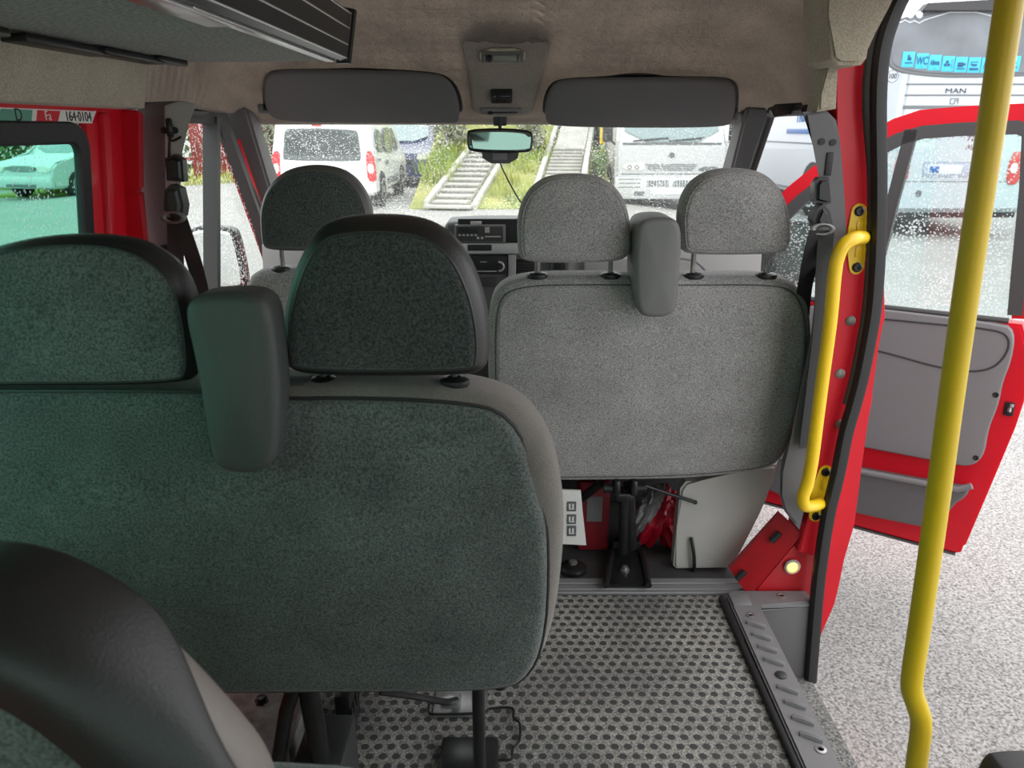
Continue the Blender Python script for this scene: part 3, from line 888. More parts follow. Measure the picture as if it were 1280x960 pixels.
bm = B(); lathe(bm, [(0.017, 0), (0.017, 0.004), (0.011, 0.005), (0.011, 0.014), (0.001, 0.015)], (-0.612, 1.535, 0.011), (0, 0, 1), 6)
new('bracket_bolt', bm, 'metal_black', bench)
bm = B(); box(bm, (-0.385, 1.47, 0.060), (0.035, 0.10, 0.12), 0.004)
for k in range(4): box(bm, (-0.366, 1.425 + 0.026 * k, 0.07), (0.006, 0.014, 0.03), 0.001)
new('ratchet_plate', bm, 'metal_black', bench)
bm = B(); box(bm, (-0.385, 1.27, 0.075), (0.10, 0.14, 0.15), 0.01)
new('seat_box', bm, 'plastic_dark', bench)
bm = B(); tube(bm, crom([(-0.30, 1.44, 0.12), (-0.22, 1.47, 0.08), (-0.16, 1.50, 0.04), (-0.135, 1.53, 0.02)], 5), 0.008, 8)
new('stay_bar', bm, 'metal_black', bench)
bm = B(); box(bm, (-0.125, 1.54, 0.004), (0.13, 0.10, 0.006), 0.002); box(bm, (-0.15, 1.54, 0.012), (0.05, 0.035, 0.012), 0.004)
new('floor_plate', bm, 'steel', bench)
bm = B(); box(bm, (-0.095, 1.345, 0.012), (0.13, 0.13, 0.024), 0.008)
new('leg_foot', bm, 'metal_black', bench)
bm = B(); tube(bm, crom([atZ(*p, 0.012) for p in ((536, 882), (536, 890), (545, 893), (590, 892), (608, 890), (612, 886), (640, 885), (642, 897), (650, 905), (649, 926), (641, 936), (640, 947), (634, 950), (608, 949), (604, 942))], 3), 0.0032, 8)
new('wire_loop', bm, 'metal_black', bench)

# ---- grey two-place front bench ----------------------------------------------------------
K1 = 0.14; Y1 = 2.0; ZT1 = 0.965
fb = thing('passenger_bench', 'light grey cloth two-place front seat with armrest folded up between two headrests', 'seat', (0.38, 2.3, 0.0))
f1 = tilt_map(Y1, ZT1, K1)
px1 = [(611, 500), (609, 430), (611, 385), (622, 360), (650, 349), (700, 346), (850, 347), (960, 346), (995, 352), (1013, 375), (1019, 415), (1016, 470), (1003, 530), (986, 574), (960, 592), (905, 598), (850, 603), (700, 605), (630, 603), (613, 580)]
lp = outline(tilt_px(px1, Y1, ZT1, K1), 128, 2)
bm = B(); pad(bm, None, 0.15, 0.035, 0.0, f1, rf=0.05, loop=lp)
b1 = new('backrest', bm, 'cloth_grey', fb)
lp2 = inset(lp, 0.022)
bm = B(); pad(bm, None, 0.02, 0.014, 0.016, tilt_map(Y1 - 0.005, ZT1, K1), rf=0.002, loop=lp2)
new('rear_panel', bm, 'cloth_grey', b1)
bm = B(); rim_line(bm, lp2, f1, 0.004, 0.0025)
new('piping', bm, 'cloth_driver', b1)
for pts, posts in (([(647, 305), (646, 275), (655, 245), (675, 225), (700, 218), (740, 218), (765, 228), (783, 250), (791, 285), (790, 318), (778, 329), (720, 331), (660, 330), (648, 322)], (672, 763)),
                   ([(852, 300), (850, 270), (858, 240), (878, 219), (905, 211), (940, 211), (965, 220), (984, 243), (992, 275), (992, 308), (982, 319), (920, 321), (862, 320), (853, 312)], (867, 958))):
    h = headrest(fb, pts, Y1 - 0.02, ZT1, 0.05, 0.10, 'cloth_grey', 'cloth_grey', 0.012, posts=[(q, pts[10][1] + 4, 0.955) for q in posts], m_post='steel_dull', r=0.03)
    for q in posts:
        p = atY(q, 345, Y1 + 0.03); collar(fb, p.x, Y1 + 0.03, p.z - 0.002, 0.021)
fb.children[-1]
arm = [(795, 306), (797, 284), (806, 273), (842, 272), (851, 282), (853, 300), (850, 350), (847, 385), (838, 397), (806, 398), (797, 388), (794, 350)]
lpa = outline(tilt_px(arm, 1.915, 1.0, 0.03), 72, 2)
bm = B(); pad(bm, None, 0.17, 0.014, 0.004, tilt_map(1.915, 1.0, 0.03), rf=0.02, loop=lpa)
new('armrest', bm, 'armrest_grey', fb)
bm = B()
pad(bm, [(-0.04, 2.12), (0.80, 2.12), (0.84, 2.22), (0.84, 2.60), (0.78, 2.68), (-0.02, 2.68), (-0.06, 2.60), (-0.06, 2.2)], 0.14, 0.04, 0.015, lambda u, v, w: Vector((u, v, 0.47 - w)), smooth=2)
new('seat', bm, 'cloth_grey', fb)
bm = B()
box(bm, (0.38, 2.62, 0.17), (0.80, 0.04, 0.33), 0.01); box(bm, (0.38, 2.42, 0.325), (0.80, 0.44, 0.02), 0.004)
box(bm, (-0.02, 2.45, 0.17), (0.03, 0.40, 0.33), 0.005)
new('seat_base', bm, 'plastic_dark', fb)
# pale plastic cover at the outer rear corner
bm = B()
cov = [(851, 612), (858, 603), (876, 604), (905, 594), (935, 585), (972, 582), (968, 602), (955, 622), (948, 645), (925, 690), (912, 711), (846, 712), (842, 708), (846, 660)]
prism(bm, [atY(*p, 2.135) for p in cov], (0, 0.05, 0), 0.008, 3)
sc_ = new('side_cover', bm, 'plastic_light', fb, label='pale grey plastic side cover')
bm = B(); tube(bm, crom([atY(864, 672, 2.128), atY(867, 690, 2.118), atY(868, 708, 2.12), atY(867, 713, 2.14)], 4), 0.006, 8)
new('cable_tie', bm, 'plastic_black', sc_)
# strut from the leg joint to the cover
p0, p1 = atY(806, 607, 2.10), atY(869, 628, 2.122)
bm = B(); tube(bm, [p0, p0.lerp(p1, .5), p1], 0.0055, 10)
s1 = new('stay_rod', bm, 'metal_black', fb)
bm = B(); bmesh.ops.create_uvsphere(bm, u_segments=12, v_segments=8, radius=0.007, matrix=Matrix.Translation(p1))
new('rod_end', bm, 'plastic_black', s1)
p0, p1 = atY(752, 603, 2.14), atY(716, 632, 2.25)
bm = B(); tube(bm, [p0, p0.lerp(p1, .5), p1], 0.014, 12)
new('brace', bm, 'metal_black', fb)
# centre leg with its bolted foot
lt, lb = atY(780, 612, 2.12), atY(779, 690, 2.16)
bm = B(); cyl(bm, lb, lt, 0.0155); cyl(bm, lb + Vector((0.03, 0.03, 0)), lt + Vector((0.02, 0.04, 0)), 0.018)
leg = new('leg', bm, 'metal_black', fb)
bm = B(); c = atY(781, 612, 2.105)
for s in (-1, 1):
    box(bm, c + Vector((s * 0.026, 0.0, 0.012)), (0.022, 0.05, 0.055), 0.010)
    cyl(bm, c + Vector((s * 0.03, -0.0, 0.005)), c + Vector((s * 0.065, 0, 0.005)), 0.014, n=16)
box(bm, c + Vector((0, 0.01, -0.022)), (0.06, 0.05, 0.03), 0.010)
new('leg_joint', bm, 'metal_black', leg)
bm = B()
ft = [atZ(*p, 0.012) for p in ((755, 735), (762, 695), (772, 682), (793, 682), (803, 695), (813, 735))]
prism(bm, ft, (0, 0, 0.012), 0.004)
for a, b_ in (((757, 732), (765, 690)), ((811, 732), (802, 690))):
    a, b_ = atZ(*a, 0.03), atZ(*b_, 0.03); tube(bm, [a, a.lerp(b_, .5), b_], 0.010, 8)
prism(bm, [atZ(*p, 0.024) for p in ((766, 690), (774, 676), (792, 676), (800, 690))], (0, 0, 0.05), 0.012)
ftp = new('leg_foot', bm, 'metal_black', leg)
bm = B(); c = atZ(781, 713, 0.024); lathe(bm, [(0.015, 0), (0.015, 0.005), (0.010, 0.006), (0.009, 0.015), (0.001, 0.017)], c, (0, 0, 1), 18)
new('bolt', bm, 'steel', ftp)

# ---- driver's seat --------------------------------------------------------------------------
ds = thing('driver_seat', 'grey cloth driver seat with a tall rounded headrest, partly behind the wide bench', 'seat', (-0.55, 2.3, 0.0))
pxd = [(296, 480), (300, 400), (306, 350), (318, 340), (350, 338), (420, 338), (480, 340), (492, 360), (496, 420), (496, 520), (490, 580), (300, 580)]
lp = outline(tilt_px(pxd, 2.06, 0.975, 0.14), 96, 2)
bm = B(); pad(bm, None, 0.15, 0.035, 0.01, tilt_map(2.06, 0.975, 0.14), rf=0.05, loop=lp)
new('backrest', bm, 'cloth_grey', ds)
headrest(ds, [(322, 290), (321, 262), (330, 235), (350, 215), (375, 207), (405, 207), (432, 215), (452, 236), (463, 265), (463, 300), (450, 314), (390, 316), (333, 315), (324, 308)], 2.04, 0.975, 0.05, 0.10, 'vinyl_grey', 'cloth_driver', 0.012,
         posts=((352, 318, 0.96), (435, 318, 0.96)), m_post='steel_dull')
for q in (352, 435):
    p = atY(q, 338, 2.095); collar(ds, p.x, 2.095, p.z, 0.021)
bm = B(); pad(bm, [(-0.80, 2.18), (-0.34, 2.18), (-0.32, 2.25), (-0.32, 2.62), (-0.37, 2.70), (-0.77, 2.70), (-0.82, 2.62), (-0.82, 2.25)], 0.14, 0.04, 0.015, lambda u, v, w: Vector((u, v, 0.50 - w)), smooth=2)
new('seat', bm, 'cloth_grey', ds)
bm = B(); box(bm, (-0.57, 2.44, 0.18), (0.44, 0.44, 0.36), 0.03)
new('seat_base', bm, 'plastic_dark', ds)

# ---- the seat right in front of the lens: only its shoulder is in view -----------------------
ns = thing('jump_seat', 'black vinyl edged seat top close to the lens at the lower edge', 'seat', (-0.40, 0.55, 0.0))
YN = 0.47; ZN = 1.0
px3 = [(-420, 960), (-400, 860), (-330, 770), (-220, 715), (-90, 690), (0, 690), (60, 703), (125, 733), (185, 775), (245, 832), (298, 890), (335, 935), (356, 985), (362, 1060), (350, 1110), (200, 1120), (-300, 1120), (-410, 1090)]
lp = outline(tilt_px(px3, YN + 0.08, ZN, 0.05), 128, 2)
fN = tilt_map(YN, ZN, 0.05)
bm = B(); pad(bm, None, 0.085, 0.03, 0.0, lambda u, v, w: fN(u, v, w + 0.026), rf=0.04, loop=inset(lp, 0.002))
h3 = new('headrest', bm, 'vinyl_beige', ns, label='pale grey-beige vinyl side of the headrest')
def fcap(u, v, w):                       # the black cover reaches further over the crown than over the outer side
    s = max(0.0, min(1.0, (-0.225 - u) / 0.09)); s = s * s * (3 - 2 * s)
    return fN(u, v, -0.006 + w * (0.72 + 1.15 * s))
bm = B(); pad(bm, None, 0.056, 0.046, 0.0, fcap, rf=0.003, loop=inset(lp, -0.0025))
new('black_cover', bm, 'vinyl_dark', h3)
bm = B()
ip = inset(lp, 0.060); pad(bm, None, 0.012, 0.010, 0.012, tilt_map(YN - 0.008, ZN, 0.05), rf=0.001, loop=ip)
new('rear_panel', bm, 'cloth_green_cast', h3)
bm = B()
pad(bm, [(-0.66, 0.36), (-0.12, 0.36), (-0.10, 0.44), (-0.10, 0.72), (-0.15, 0.765), (-0.63, 0.765), (-0.68, 0.72), (-0.68, 0.44)], 0.13, 0.05, 0.0, lambda u, v, w: Vector((u, YN - 0.01 + (ZN - v) * 0.10 + w, v)), rf=0.05)
new('backrest', bm, 'cloth_green_cast', ns)
bm = B()
box(bm, (-0.42, 0.74, 0.37), (0.46, 0.34, 0.10), 0.04, 4)
new('seat', bm, 'cloth_green_cast', ns)
for x, y in ((-0.58, 0.64), (-0.24, 0.64), (-0.58, 0.84), (-0.24, 0.84)):
    bm = B(); cyl(bm, (x, y, 0), (x, y, 0.33), 0.016); new('leg', bm, 'metal_black', ns)

# ================================================================== YELLOW RAIL AND POLE
gr = thing('grab_rail', 'bright yellow bent grab rail bolted to the red door pillar', 'handrail', atY(1030, 640, YR))
YG = 1.84
bm = B()
tp = [(1080, 297, YR - 0.02), (1076, 297, 1.90), (1068, 298, YG + 0.012), (1055, 306, YG), (1047, 322, YG), (1043, 345, YG), (1038, 400, YG), (1030, 460, YG), (1022, 520, YG), (1015, 575, YG), (1009, 605, YG), (1004, 620, YG), (1006, 632, YG + 0.01), (1018, 632, 1.90), (1028, 628, YR - 0.02)]
tube(bm, crom([atY(*p) for p in tp], 6), 0.0165, 16)
new('bar', bm, 'yellow_paint', gr)
for a, b_ in (((1074, 264), (1071, 334)), ((1032, 590), (1020, 645))):
    a, b_ = atY(*a, YR - 0.006), atY(*b_, YR - 0.006)
    d = (b_ - a).normalized(); s = Vector((-d.z, 0, d.x)); mid = a.lerp(b_, 0.5)
    lp_ = []
    for k in range(9): an = math.pi * k / 8; lp_.append(a - d * 0.019 * math.sin(an) + s * 0.019 * math.cos(an))
    lp_.append(mid - s * 0.03)
    for k in range(9): an = math.pi * k / 8; lp_.append(b_ + d * 0.019 * math.sin(an) - s * 0.019 * math.cos(an))
    lp_.append(mid + s * 0.022)
    bm = B(); prism(bm, lp_, (0, 0.006, 0), 0.0015)
    for t in (0.28, 0.72): box(bm, a.lerp(b_, t) + Vector((0, -0.001, 0)), (0.012, 0.004, 0.03), 0.002)
    br = new('bracket', bm, 'yellow_paint', gr)
    for c in (a, b_):
        bm = B(); lathe(bm, [(0.0125, 0), (0.0125, 0.003), (0.009, 0.006), (0.004, 0.006), (0.004, 0.003), (0.001, 0.003)], c + Vector((0, -0.001, 0)), (0, -1, 0), 18)
        new('bolt', bm, 'metal_black', br)

pole = thing('grab_pole', 'dull yellow floor-to-roof pole with an offset bend beside the doorway', 'pole', (0.67, 1.10, 0.022))
bm = B(); YP = 1.10
tp = [(1269, -60), (1262, 0), (1240, 150), (1213, 330), (1190, 490), (1170, 640), (1150, 780), (1141, 840), (1140, 862), (1146, 882), (1151, 898), (1151, 915), (1147, 945), (1140, 1000), (1128, 1080)]
pts = [atY(*p, YP) for p in tp]
pts[0].z = 1.66
pts.append(Vector((pts[-1].x, YP, 0.022)))
tube(bm, crom(pts, 6), 0.0178, 20)
new('tube', bm, 'yellow_pole', pole)
bm = B(); lathe(bm, [(0.032, 0), (0.032, 0.006), (0.022, 0.012), (0.019, 0.02), (0.001, 0.02)], (pts[-1].x, YP, 0.022), (0, 0, 1), 24)
new('foot_flange', bm, 'yellow_pole', pole)

# round amber marker lamp at the pillar foot
c = atY(990, 708, 1.995)
ml = thing('marker_lamp', 'small round amber lamp glowing on the red pillar foot', 'lamp', c)
bm = B(); lathe(bm, [(0.024, 0), (0.024, 0.005), (0.019, 0.009), (0.016, 0.003), (0.001, 0.003)], c, (0, -1, 0), 24)
new('bezel', bm, 'plastic_light', ml)
bm = B(); lathe(bm, [(0.016, 0.002), (0.014, 0.008), (0.008, 0.012), (0.001, 0.013)], c, (0, -1, 0), 24)
new('lens', bm, 'lamp_amber', ml)

# ================================================================== SEAT BELTS
def belt(label, cx, px_, group, pts_a, pts_b, yb, side):
    a = atY(*px_[0], yb)
    t = thing('seat_belt', label, 'seat belt', a, group)
    # upper cover
    bm = B()
    prism(bm, [atY(*p, yb - 0.035) for p in px_[1]], (0, 0.045, 0), 0.010, 3)
    new('upper_cover', bm, 'plastic_black', t)
    bm = B()
    prism(bm, [atY(*p, yb - 0.055) for p in px_[2]], (0, 0.06, 0), 0.012, 3)
    new('belt_guide', bm, 'plastic_dark', t)
    c = atY(*px_[3], yb - 0.06)
    bm = B(); torus(bm, c + Vector((0, 0.004, 0.0)), 0.016, 0.0045); bmesh.ops.scale(bm, vec=(1.5, 1, 0.75), verts=bm.verts, space=Matrix.Translation(-c))
    new('guide_ring', bm, 'steel_dull', t)
    for pts in (pts_a, pts_b):
        bm = B()
        P = crom([atY(*p) for p in pts], 5)
        sec = [(-0.0015, -0.021), (0.0015, -0.021), (0.0015, 0.021), (-0.0015, 0.021)]
        vs = []
        for p in P:
            vs.append([bm.verts.new(p + Vector((s * 0.021, 0.004 * side * s, 0)) + Vector((0, e, 0))) for s, e in ((-1, 0), (1, 0), (1, 0.003), (-1, 0.003))])
        for u, v in zip(vs, vs[1:]):
            for k in range(4): bm.faces.new((u[k], u[(k + 1) % 4], v[(k + 1) % 4], v[k]))
        bm.faces.new(vs[0]); bm.faces.new(vs[-1][::-1])
        new('webbing', bm, 'webbing', t)
    return t
lb_ = belt('black seat belt on the dark pillar beside the driver seat', 0, [(215, 230),
      [(204, 198), (216, 193), (226, 200), (228, 228), (206, 226)], [(203, 238), (210, 231), (222, 236), (227, 258), (225, 272), (206, 268), (202, 262)], (216, 272)], 'front seat belts',
      [(218, 272, 1.88), (219, 300, 1.90), (220, 345, 1.915), (221, 430, 1.92), (221, 520, 1.92)], [(222, 268, 1.87), (233, 300, 1.88), (243, 330, 1.92), (253, 370, 2.0), (262, 420, 2.05)], YB - 0.02, -1)
bm = B(); a = atY(212, 153, YB - 0.02)
tube(bm, crom([atY(211, 200, YB - 0.02), atY(212, 175, YB - 0.022), atY(212, 168, YB - 0.024)], 4), 0.003, 8)
tube(bm, crom([atY(211, 172, YB - 0.025), atY(216, 176, YB - 0.025), atY(226, 171, YB - 0.03)], 4), 0.003, 8)
box(bm, atY(212, 160, YB - 0.02), (0.016, 0.012, 0.045), 0.006)
new('wire_hook', bm, 'metal_black', lb_)
belt('black seat belt on the grey pillar beside the yellow rail', 0, [(1030, 240),
      [(1020, 230), (1026, 222), (1038, 222), (1041, 254), (1034, 257), (1019, 253)], [(1024, 262), (1032, 255), (1040, 265), (1044, 284), (1022, 285), (1018, 276)], (1029, 287)], 'front seat belts',
      [(1033, 288, 1.885), (1030, 330, 1.90), (1027, 400, 1.91), (1018, 480, 1.92), (1008, 560, 1.92)], [(1023, 288, 1.87), (1016, 310, 1.90), (1009, 345, 1.96), (1005, 370, 2.02), (1000, 430, 2.08)], YR - 0.035, 1)

# ================================================================== CEILING THINGS
def local_box(c, s, bev=0.0, seg=2): return bx(c, s, bev, seg)
def visor(label, px, hinge_px, clip_px, group):
    lp = outline([sl2(*p, 0.03) for p in px], 96, 2)
    M = M_sl @ Matrix.Translation((0, 0, 0.03))
    c = sum(lp, Vector((0, 0))) / len(lp)
    Mv = M @ Matrix.Translation((c.x, c.y, 0))
    t = thing('sun_visor', label, 'sun visor', group=group, matrix=Mv)
    bm = B(); pad(bm, None, 0.020, 0.009, 0.002, lambda u, v, w: M @ Vector((u, v, 0.010 - w)), loop=lp)
    new('visor_panel', bm, 'visor_vinyl', t)
    bm = B(); h = sl2(*hinge_px, 0.03); h = M @ Vector((h[0], h[1], 0.0))
    cyl(bm, h + Vector((-0.03, 0, 0.0)), h + Vector((0.03, 0, 0.0)), 0.007); box(bm, h + Vector((math.copysign(0.03, h.x), 0.01, 0.01)), (0.022, 0.03, 0.03), 0.006)
    new('pivot', bm, 'plastic_mid', t)
    bm = B(); h = sl2(*clip_px, 0.03); h = M @ Vector((h[0], h[1], 0.0))
    cyl(bm, h + Vector((-0.025, 0, 0)), h + Vector((0.025, 0, 0)), 0.006); box(bm, h + Vector((0, 0.008, 0.008)), (0.02, 0.02, 0.025), 0.004)
    new('clip', bm, 'plastic_black', t)
    # recess edge in the headliner behind the visor
    return t
visor('dark grey sun visor above the white van outside', [(330, 115), (331, 96), (340, 88), (400, 88), (540, 92), (561, 100), (572, 118), (575, 145), (573, 152), (560, 152), (450, 152), (350, 150), (333, 140)], (338, 140), (556, 150), 'sun visors')
visor('dark grey sun visor above the white truck outside', [(681, 150), (682, 125), (690, 106), (706, 100), (800, 98), (905, 98), (918, 104), (920, 120), (917, 150), (905, 157), (800, 158), (690, 156)], (910, 150), (697, 153), 'sun visors')
for k, px in enumerate(([(328, 115), (328, 93), (338, 86), (420, 85), (450, 84), (545, 89), (566, 98), (577, 118), (580, 148), (330, 148)], [(678, 148), (678, 124), (687, 103), (705, 97), (760, 95), (780, 91), (815, 91), (830, 95), (907, 95), (922, 102), (924, 120), (921, 148)])):
    bm = B(); lp = outline([sl2(*p, 0.008) for p in px], 96, 2)
    pad(bm, None, 0.006, 0.002, 0.0, lambda u, v, w: M_sl @ Vector((u, v, 0.014 - w)), loop=lp)
    struct('trim_%d' % (29 + k), bm, 'plastic_black')

def on_slope(px, py, off): return M_sl @ Matrix.Translation((*sl2(px, py, off), off))
M = on_slope(628, 69, 0.013)
cl = thing('ceiling_light', 'small rectangular cabin light in the headliner above the visors', 'light', matrix=M)
bm = B(); lpf = [(-0.066, -0.030), (0.066, -0.030), (0.066, 0.030), (-0.066, 0.030)]
pad(bm, lpf, 0.008, 0.003, 0.0, lambda u, v, w: Vector((u, v, 0.005 - w)), smooth=1)
new('frame', bm, 'headliner_beige', cl, local=True)
bm = bx((0, 0, 0.005), (0.122, 0.050, 0.003), 0.001)
new('inner_plate', bm, 'headliner_grey', cl, local=True)
new('lens', bx((0.006, -0.002, 0.008), (0.072, 0.022, 0.008), 0.003), 'lamp_lens', cl, local=True)
new('switch', bx((-0.038, -0.002, 0.009), (0.012, 0.024, 0.010), 0.002), 'plastic_black', cl, local=True)
for x in (-0.052, 0.048): new('end_clip', bx((x, -0.002, 0.008), (0.005, 0.026, 0.006), 0.001), 'plastic_mid', cl, local=True)

M = on_slope(627, 117, 0.007)
cp = thing('control_panel', 'small black square control unit with buttons above the rear-view mirror', 'control unit', matrix=M)
new('body', bx((0, 0, 0.008), (0.068, 0.058, 0.020), 0.004), 'plastic_black', cp, local=True)
for x, y in ((-0.024, -0.002), (-0.024, -0.017), (0.022, -0.002), (0.022, -0.017)):
    new('button', bx((x, y, 0.019), (0.013, 0.009, 0.004), 0.002), 'plastic_dark', cp, local=True)
bm = B(); prism(bm, [(-0.027, 0.008, 0.0185), (-0.017, 0.010, 0.0185), (-0.020, 0.018, 0.0185)], (0, 0, 0.0008)); box(bm, (0.012, 0.014, 0.0185), (0.030, 0.003, 0.001))
new('print', bm, 'plastic_mid', cp, local=True)
M = on_slope(627, 136, 0.007)
mp = thing('slotted_plate', 'narrow pale plastic plate with a dark slot above the mirror', 'plate', matrix=M)
new('body', bx((0, 0, 0.006), (0.132, 0.026, 0.014), 0.003), 'plastic_mid', mp, local=True)
new('slot', bx((0.005, 0, 0.0125), (0.092, 0.008, 0.004), 0.001), 'plastic_dark', mp, local=True)
bm = B(); cyl(bm, (-0.036, 0, 0.010), (-0.036, 0, 0.016), 0.008)
new('knob', bm, 'plastic_black', mp, local=True)

# rear-view mirror
c = atY(625, 177, 2.70)
mi = thing('rear_view_mirror', 'rear-view mirror hanging at the top of the windscreen', 'mirror', c)
ml_ = outline([(-0.112, 0.03), (-0.100, 0.040), (0, 0.044), (0.095, 0.038), (0.112, 0.025), (0.108, -0.028), (0.095, -0.034), (0, -0.038), (-0.098, -0.033), (-0.110, -0.02)], 64, 2)
bm = B(); pad(bm, None, 0.035, 0.006, 0.0, lambda u, v, w: c + Vector((u, w - 0.012 + v * 0.03 - u * 0.02, v)), rf=0.02, loop=ml_)
mh = new('housing', bm, 'plastic_black', mi)
bm = B(); li = inset(ml_, 0.007)
pad(bm, None, 0.003, 0.001, 0.0, lambda u, v, w: c + Vector((u, w - 0.0145 + v * 0.03 - u * 0.02, v)), loop=li)
new('mirror_glass', bm, 'mirror_glass', mi)
bm = B(); box(bm, c + Vector((0.0, 0.02, 0.075)), (0.045, 0.02, 0.05), 0.004); cyl(bm, c + Vector((0.0, 0.01, 0.02)), c + Vector((0.0, 0.015, 0.09)), 0.006)
new('stem', bm, 'plastic_dark', mi)
bm = B(); prism(bm, [c + Vector(p) for p in ((-0.065, 0.02, -0.02), (-0.06, 0.02, -0.055), (-0.03, 0.02, -0.072), (0.03, 0.02, -0.072), (0.06, 0.02, -0.055), (0.065, 0.02, -0.02))], (0, 0.03, 0), 0.008)
new('sensor_pod', bm, 'plastic_grey', mi)
bm = B(); box(bm, c + Vector((-0.002, 0.016, -0.045)), (0.05, 0.012, 0.03), 0.003)
new('sensor_plate', bm, 'plastic_mid', mi)
bm = B(); tube(bm, crom([c + Vector((0.0, 0.02, -0.07)), atY(630, 215, 2.74), atY(642, 238, 2.76), atY(655, 258, 2.80), atY(668, 270, 2.86)], 6), 0.0026, 8)
tag(new('cable', bm, 'plastic_black'), 'thin black cable hanging from the rear-view mirror to the dashboard', 'cable')

# ================================================================== LUGGAGE RACK
rk = thing('luggage_rack', 'carpeted overhead luggage rack with a black ribbed edge rail', 'luggage rack', (-0.60, 0.9, 1.49))
ZR = 1.49
bm = B()
lp_ = [(-0.83, -1.7), (-0.405, -1.7), (-0.39, 1.0), (-0.392, 1.80), (-0.398, 1.90), (-0.42, 1.955), (-0.60, 1.985), (-0.83, 2.0)]
prism(bm, [(x, y, ZR) for x, y in lp_], (0, 0, 0.03), 0.008)
new('shelf', bm, 'carpet_grey', rk)
bm = B()
prof_ = [(0.0, 0.0), (0.014, 0.004), (0.018, 0.03), (0.024, 0.065), (0.030, 0.10), (0.026, 0.104), (0.012, 0.10), (0.004, 0.06), (-0.004, 0.02)]
prism(bm, [(-0.392 + a, 1.90, ZR - 0.004 + b_) for a, b_ in prof_], (0, -3.55, 0), 0.0015, 1)
er = new('edge_rail', bm, 'alu_dark', rk)
for a, b_ in ((0.0145, 0.006), (0.0190, 0.034), (0.0250, 0.068), (0.0300, 0.098)):
    bm = B(); cyl(bm, (-0.392 + a, 1.90, ZR - 0.004 + b_), (-0.392 + a, -1.6, ZR - 0.004 + b_), 0.0017, n=8)
    new('bright_line', bm, 'alu', er)
bm = B(); prism(bm, [(-0.405, 1.905, ZR - 0.008), (-0.376, 1.905, ZR - 0.008), (-0.355, 1.905, ZR + 0.105), (-0.405, 1.905, ZR + 0.115)], (0, 0.045, 0), 0.010, 3)
new('end_cap', bm, 'plastic_black', rk)
bm = B(); box(bm, (-0.418, 1.50, ZR - 0.002), (0.022, 0.82, 0.008), 0.002); box(bm, (-0.432, 1.09, ZR - 0.003), (0.045, 0.32, 0.010), 0.003)
new('under_strip', bm, 'alu', rk)
bm = B()
for (x, y0, y1, w_, z_) in ((-0.80, 1.34, 1.62, 0.05, 1.478), (-0.79, 1.58, 1.84, 0.045, 1.480), (-0.775, 1.80, 1.95, 0.03, 1.484), (-0.80, 0.6, 1.30, 0.05, 1.48)):
    box(bm, (x, (y0 + y1) / 2, z_), (w_, y1 - y0, 0.014), 0.004)
new('torn_lining', bm, 'plastic_black', rk)
lg = thing('folded_jacket', 'dark jacket with orange lining lying on the luggage rack', 'jacket', (-0.47, 1.62, 1.52))
bm = B(); box(bm, (-0.465, 1.70, 1.580), (0.14, 0.38, 0.12), 0.05, 4)
for v in bm.verts: v.co += Vector((random.uniform(-.006, .006), random.uniform(-.006, .006), random.uniform(-.006, .006)))
new('shell', bm, 'plastic_black', lg)
bm = B(); box(bm, (-0.415, 1.78, 1.605), (0.06, 0.12, 0.05), 0.02, 3)
new('lining', bm, mat('cloth_orange', (0.62, 0.16, 0.03), 0.8), lg)

# decal on the red wall above the side window
XW = -0.866
st = thing('wall_sticker', 'white sticker with black number on the red wall above the side window', 'sticker', (XW, 1.50, 1.345))
bm = B(); prism(bm, [(XW, 1.20, 1.349), (XW, 1.670, 1.349), (XW, 1.695, 1.373), (XW, 1.20, 1.373)], (0.0012, 0, 0))
new('backing', bm, 'sticker_white', st)
bm = B(); prism(bm, [(XW, 1.36, 1.351), (XW, 1.46, 1.351), (XW, 1.47, 1.371), (XW, 1.38, 1.371)], (0.0016, 0, 0))
new('green_patch', bm, 'sticker_green', st)
bm = B(); prism(bm, [(XW, 1.475, 1.351), (XW, 1.545, 1.351), (XW, 1.560, 1.371), (XW, 1.485, 1.371)], (0.0016, 0, 0))
new('red_patch', bm, 'paint_red', st)
Mt = Matrix(((0, 0, 1, XW + 0.0018), (1, 0, 0, 0), (0, 1, 0, 0), (0, 0, 0, 1)))
for s, y, sz, mm in (('D', 1.425, 0.03, 'print_black'), ('Fa', 1.515, 0.024, 'sticker_white'), ('164·0104', 1.622, 0.026, 'print_black')):
    bm = text(s, sz, 0.0004); bm.transform(Matrix.Translation((0, y, 1.361)) @ Mt)
    new('lettering', bm, mm, st)

# ================================================================== UNDER THE FRONT SEAT
c = atY(717, 690, 2.11)
ic = thing('instruction_card', 'white printed card with three framed pictures under the grey front seat', 'card', (c.x, 2.13, 0.02))
p = [atY(*q, 2.10) for q in ((706, 612), (726, 614), (729, 645), (733, 682), (706, 679))]
bm = B(); prism(bm, [p[0] + Vector((-0.09, 0, 0)), p[1], p[2], p[3], p[4] + Vector((-0.09, 0, 0))], (0, 0.012, 0), 0.002)
new('board', bm, 'card_white', ic)
for (y0, y1) in ((627, 639), (643, 655), (657, 670)):
    a = atY(709, y0, 2.0985); b_ = atY(720, y1, 2.0985)
    bm = B(); box(bm, (a + b_) / 2, (abs(b_.x - a.x), 0.002, abs(a.z - b_.z)), 0.002)
    new('picture', bm, 'print_grey', ic)
    bm = B(); m_ = (a + b_) / 2; 
    for s in (-0.006, 0.004): box(bm, m_ + Vector((s, -0.0015, 0.002)), (0.005, 0.001, 0.014)); 
    box(bm, m_ + Vector((0, -0.0015, -0.008)), (0.017, 0.001, 0.003))
    new('print', bm, 'card_white', ic)
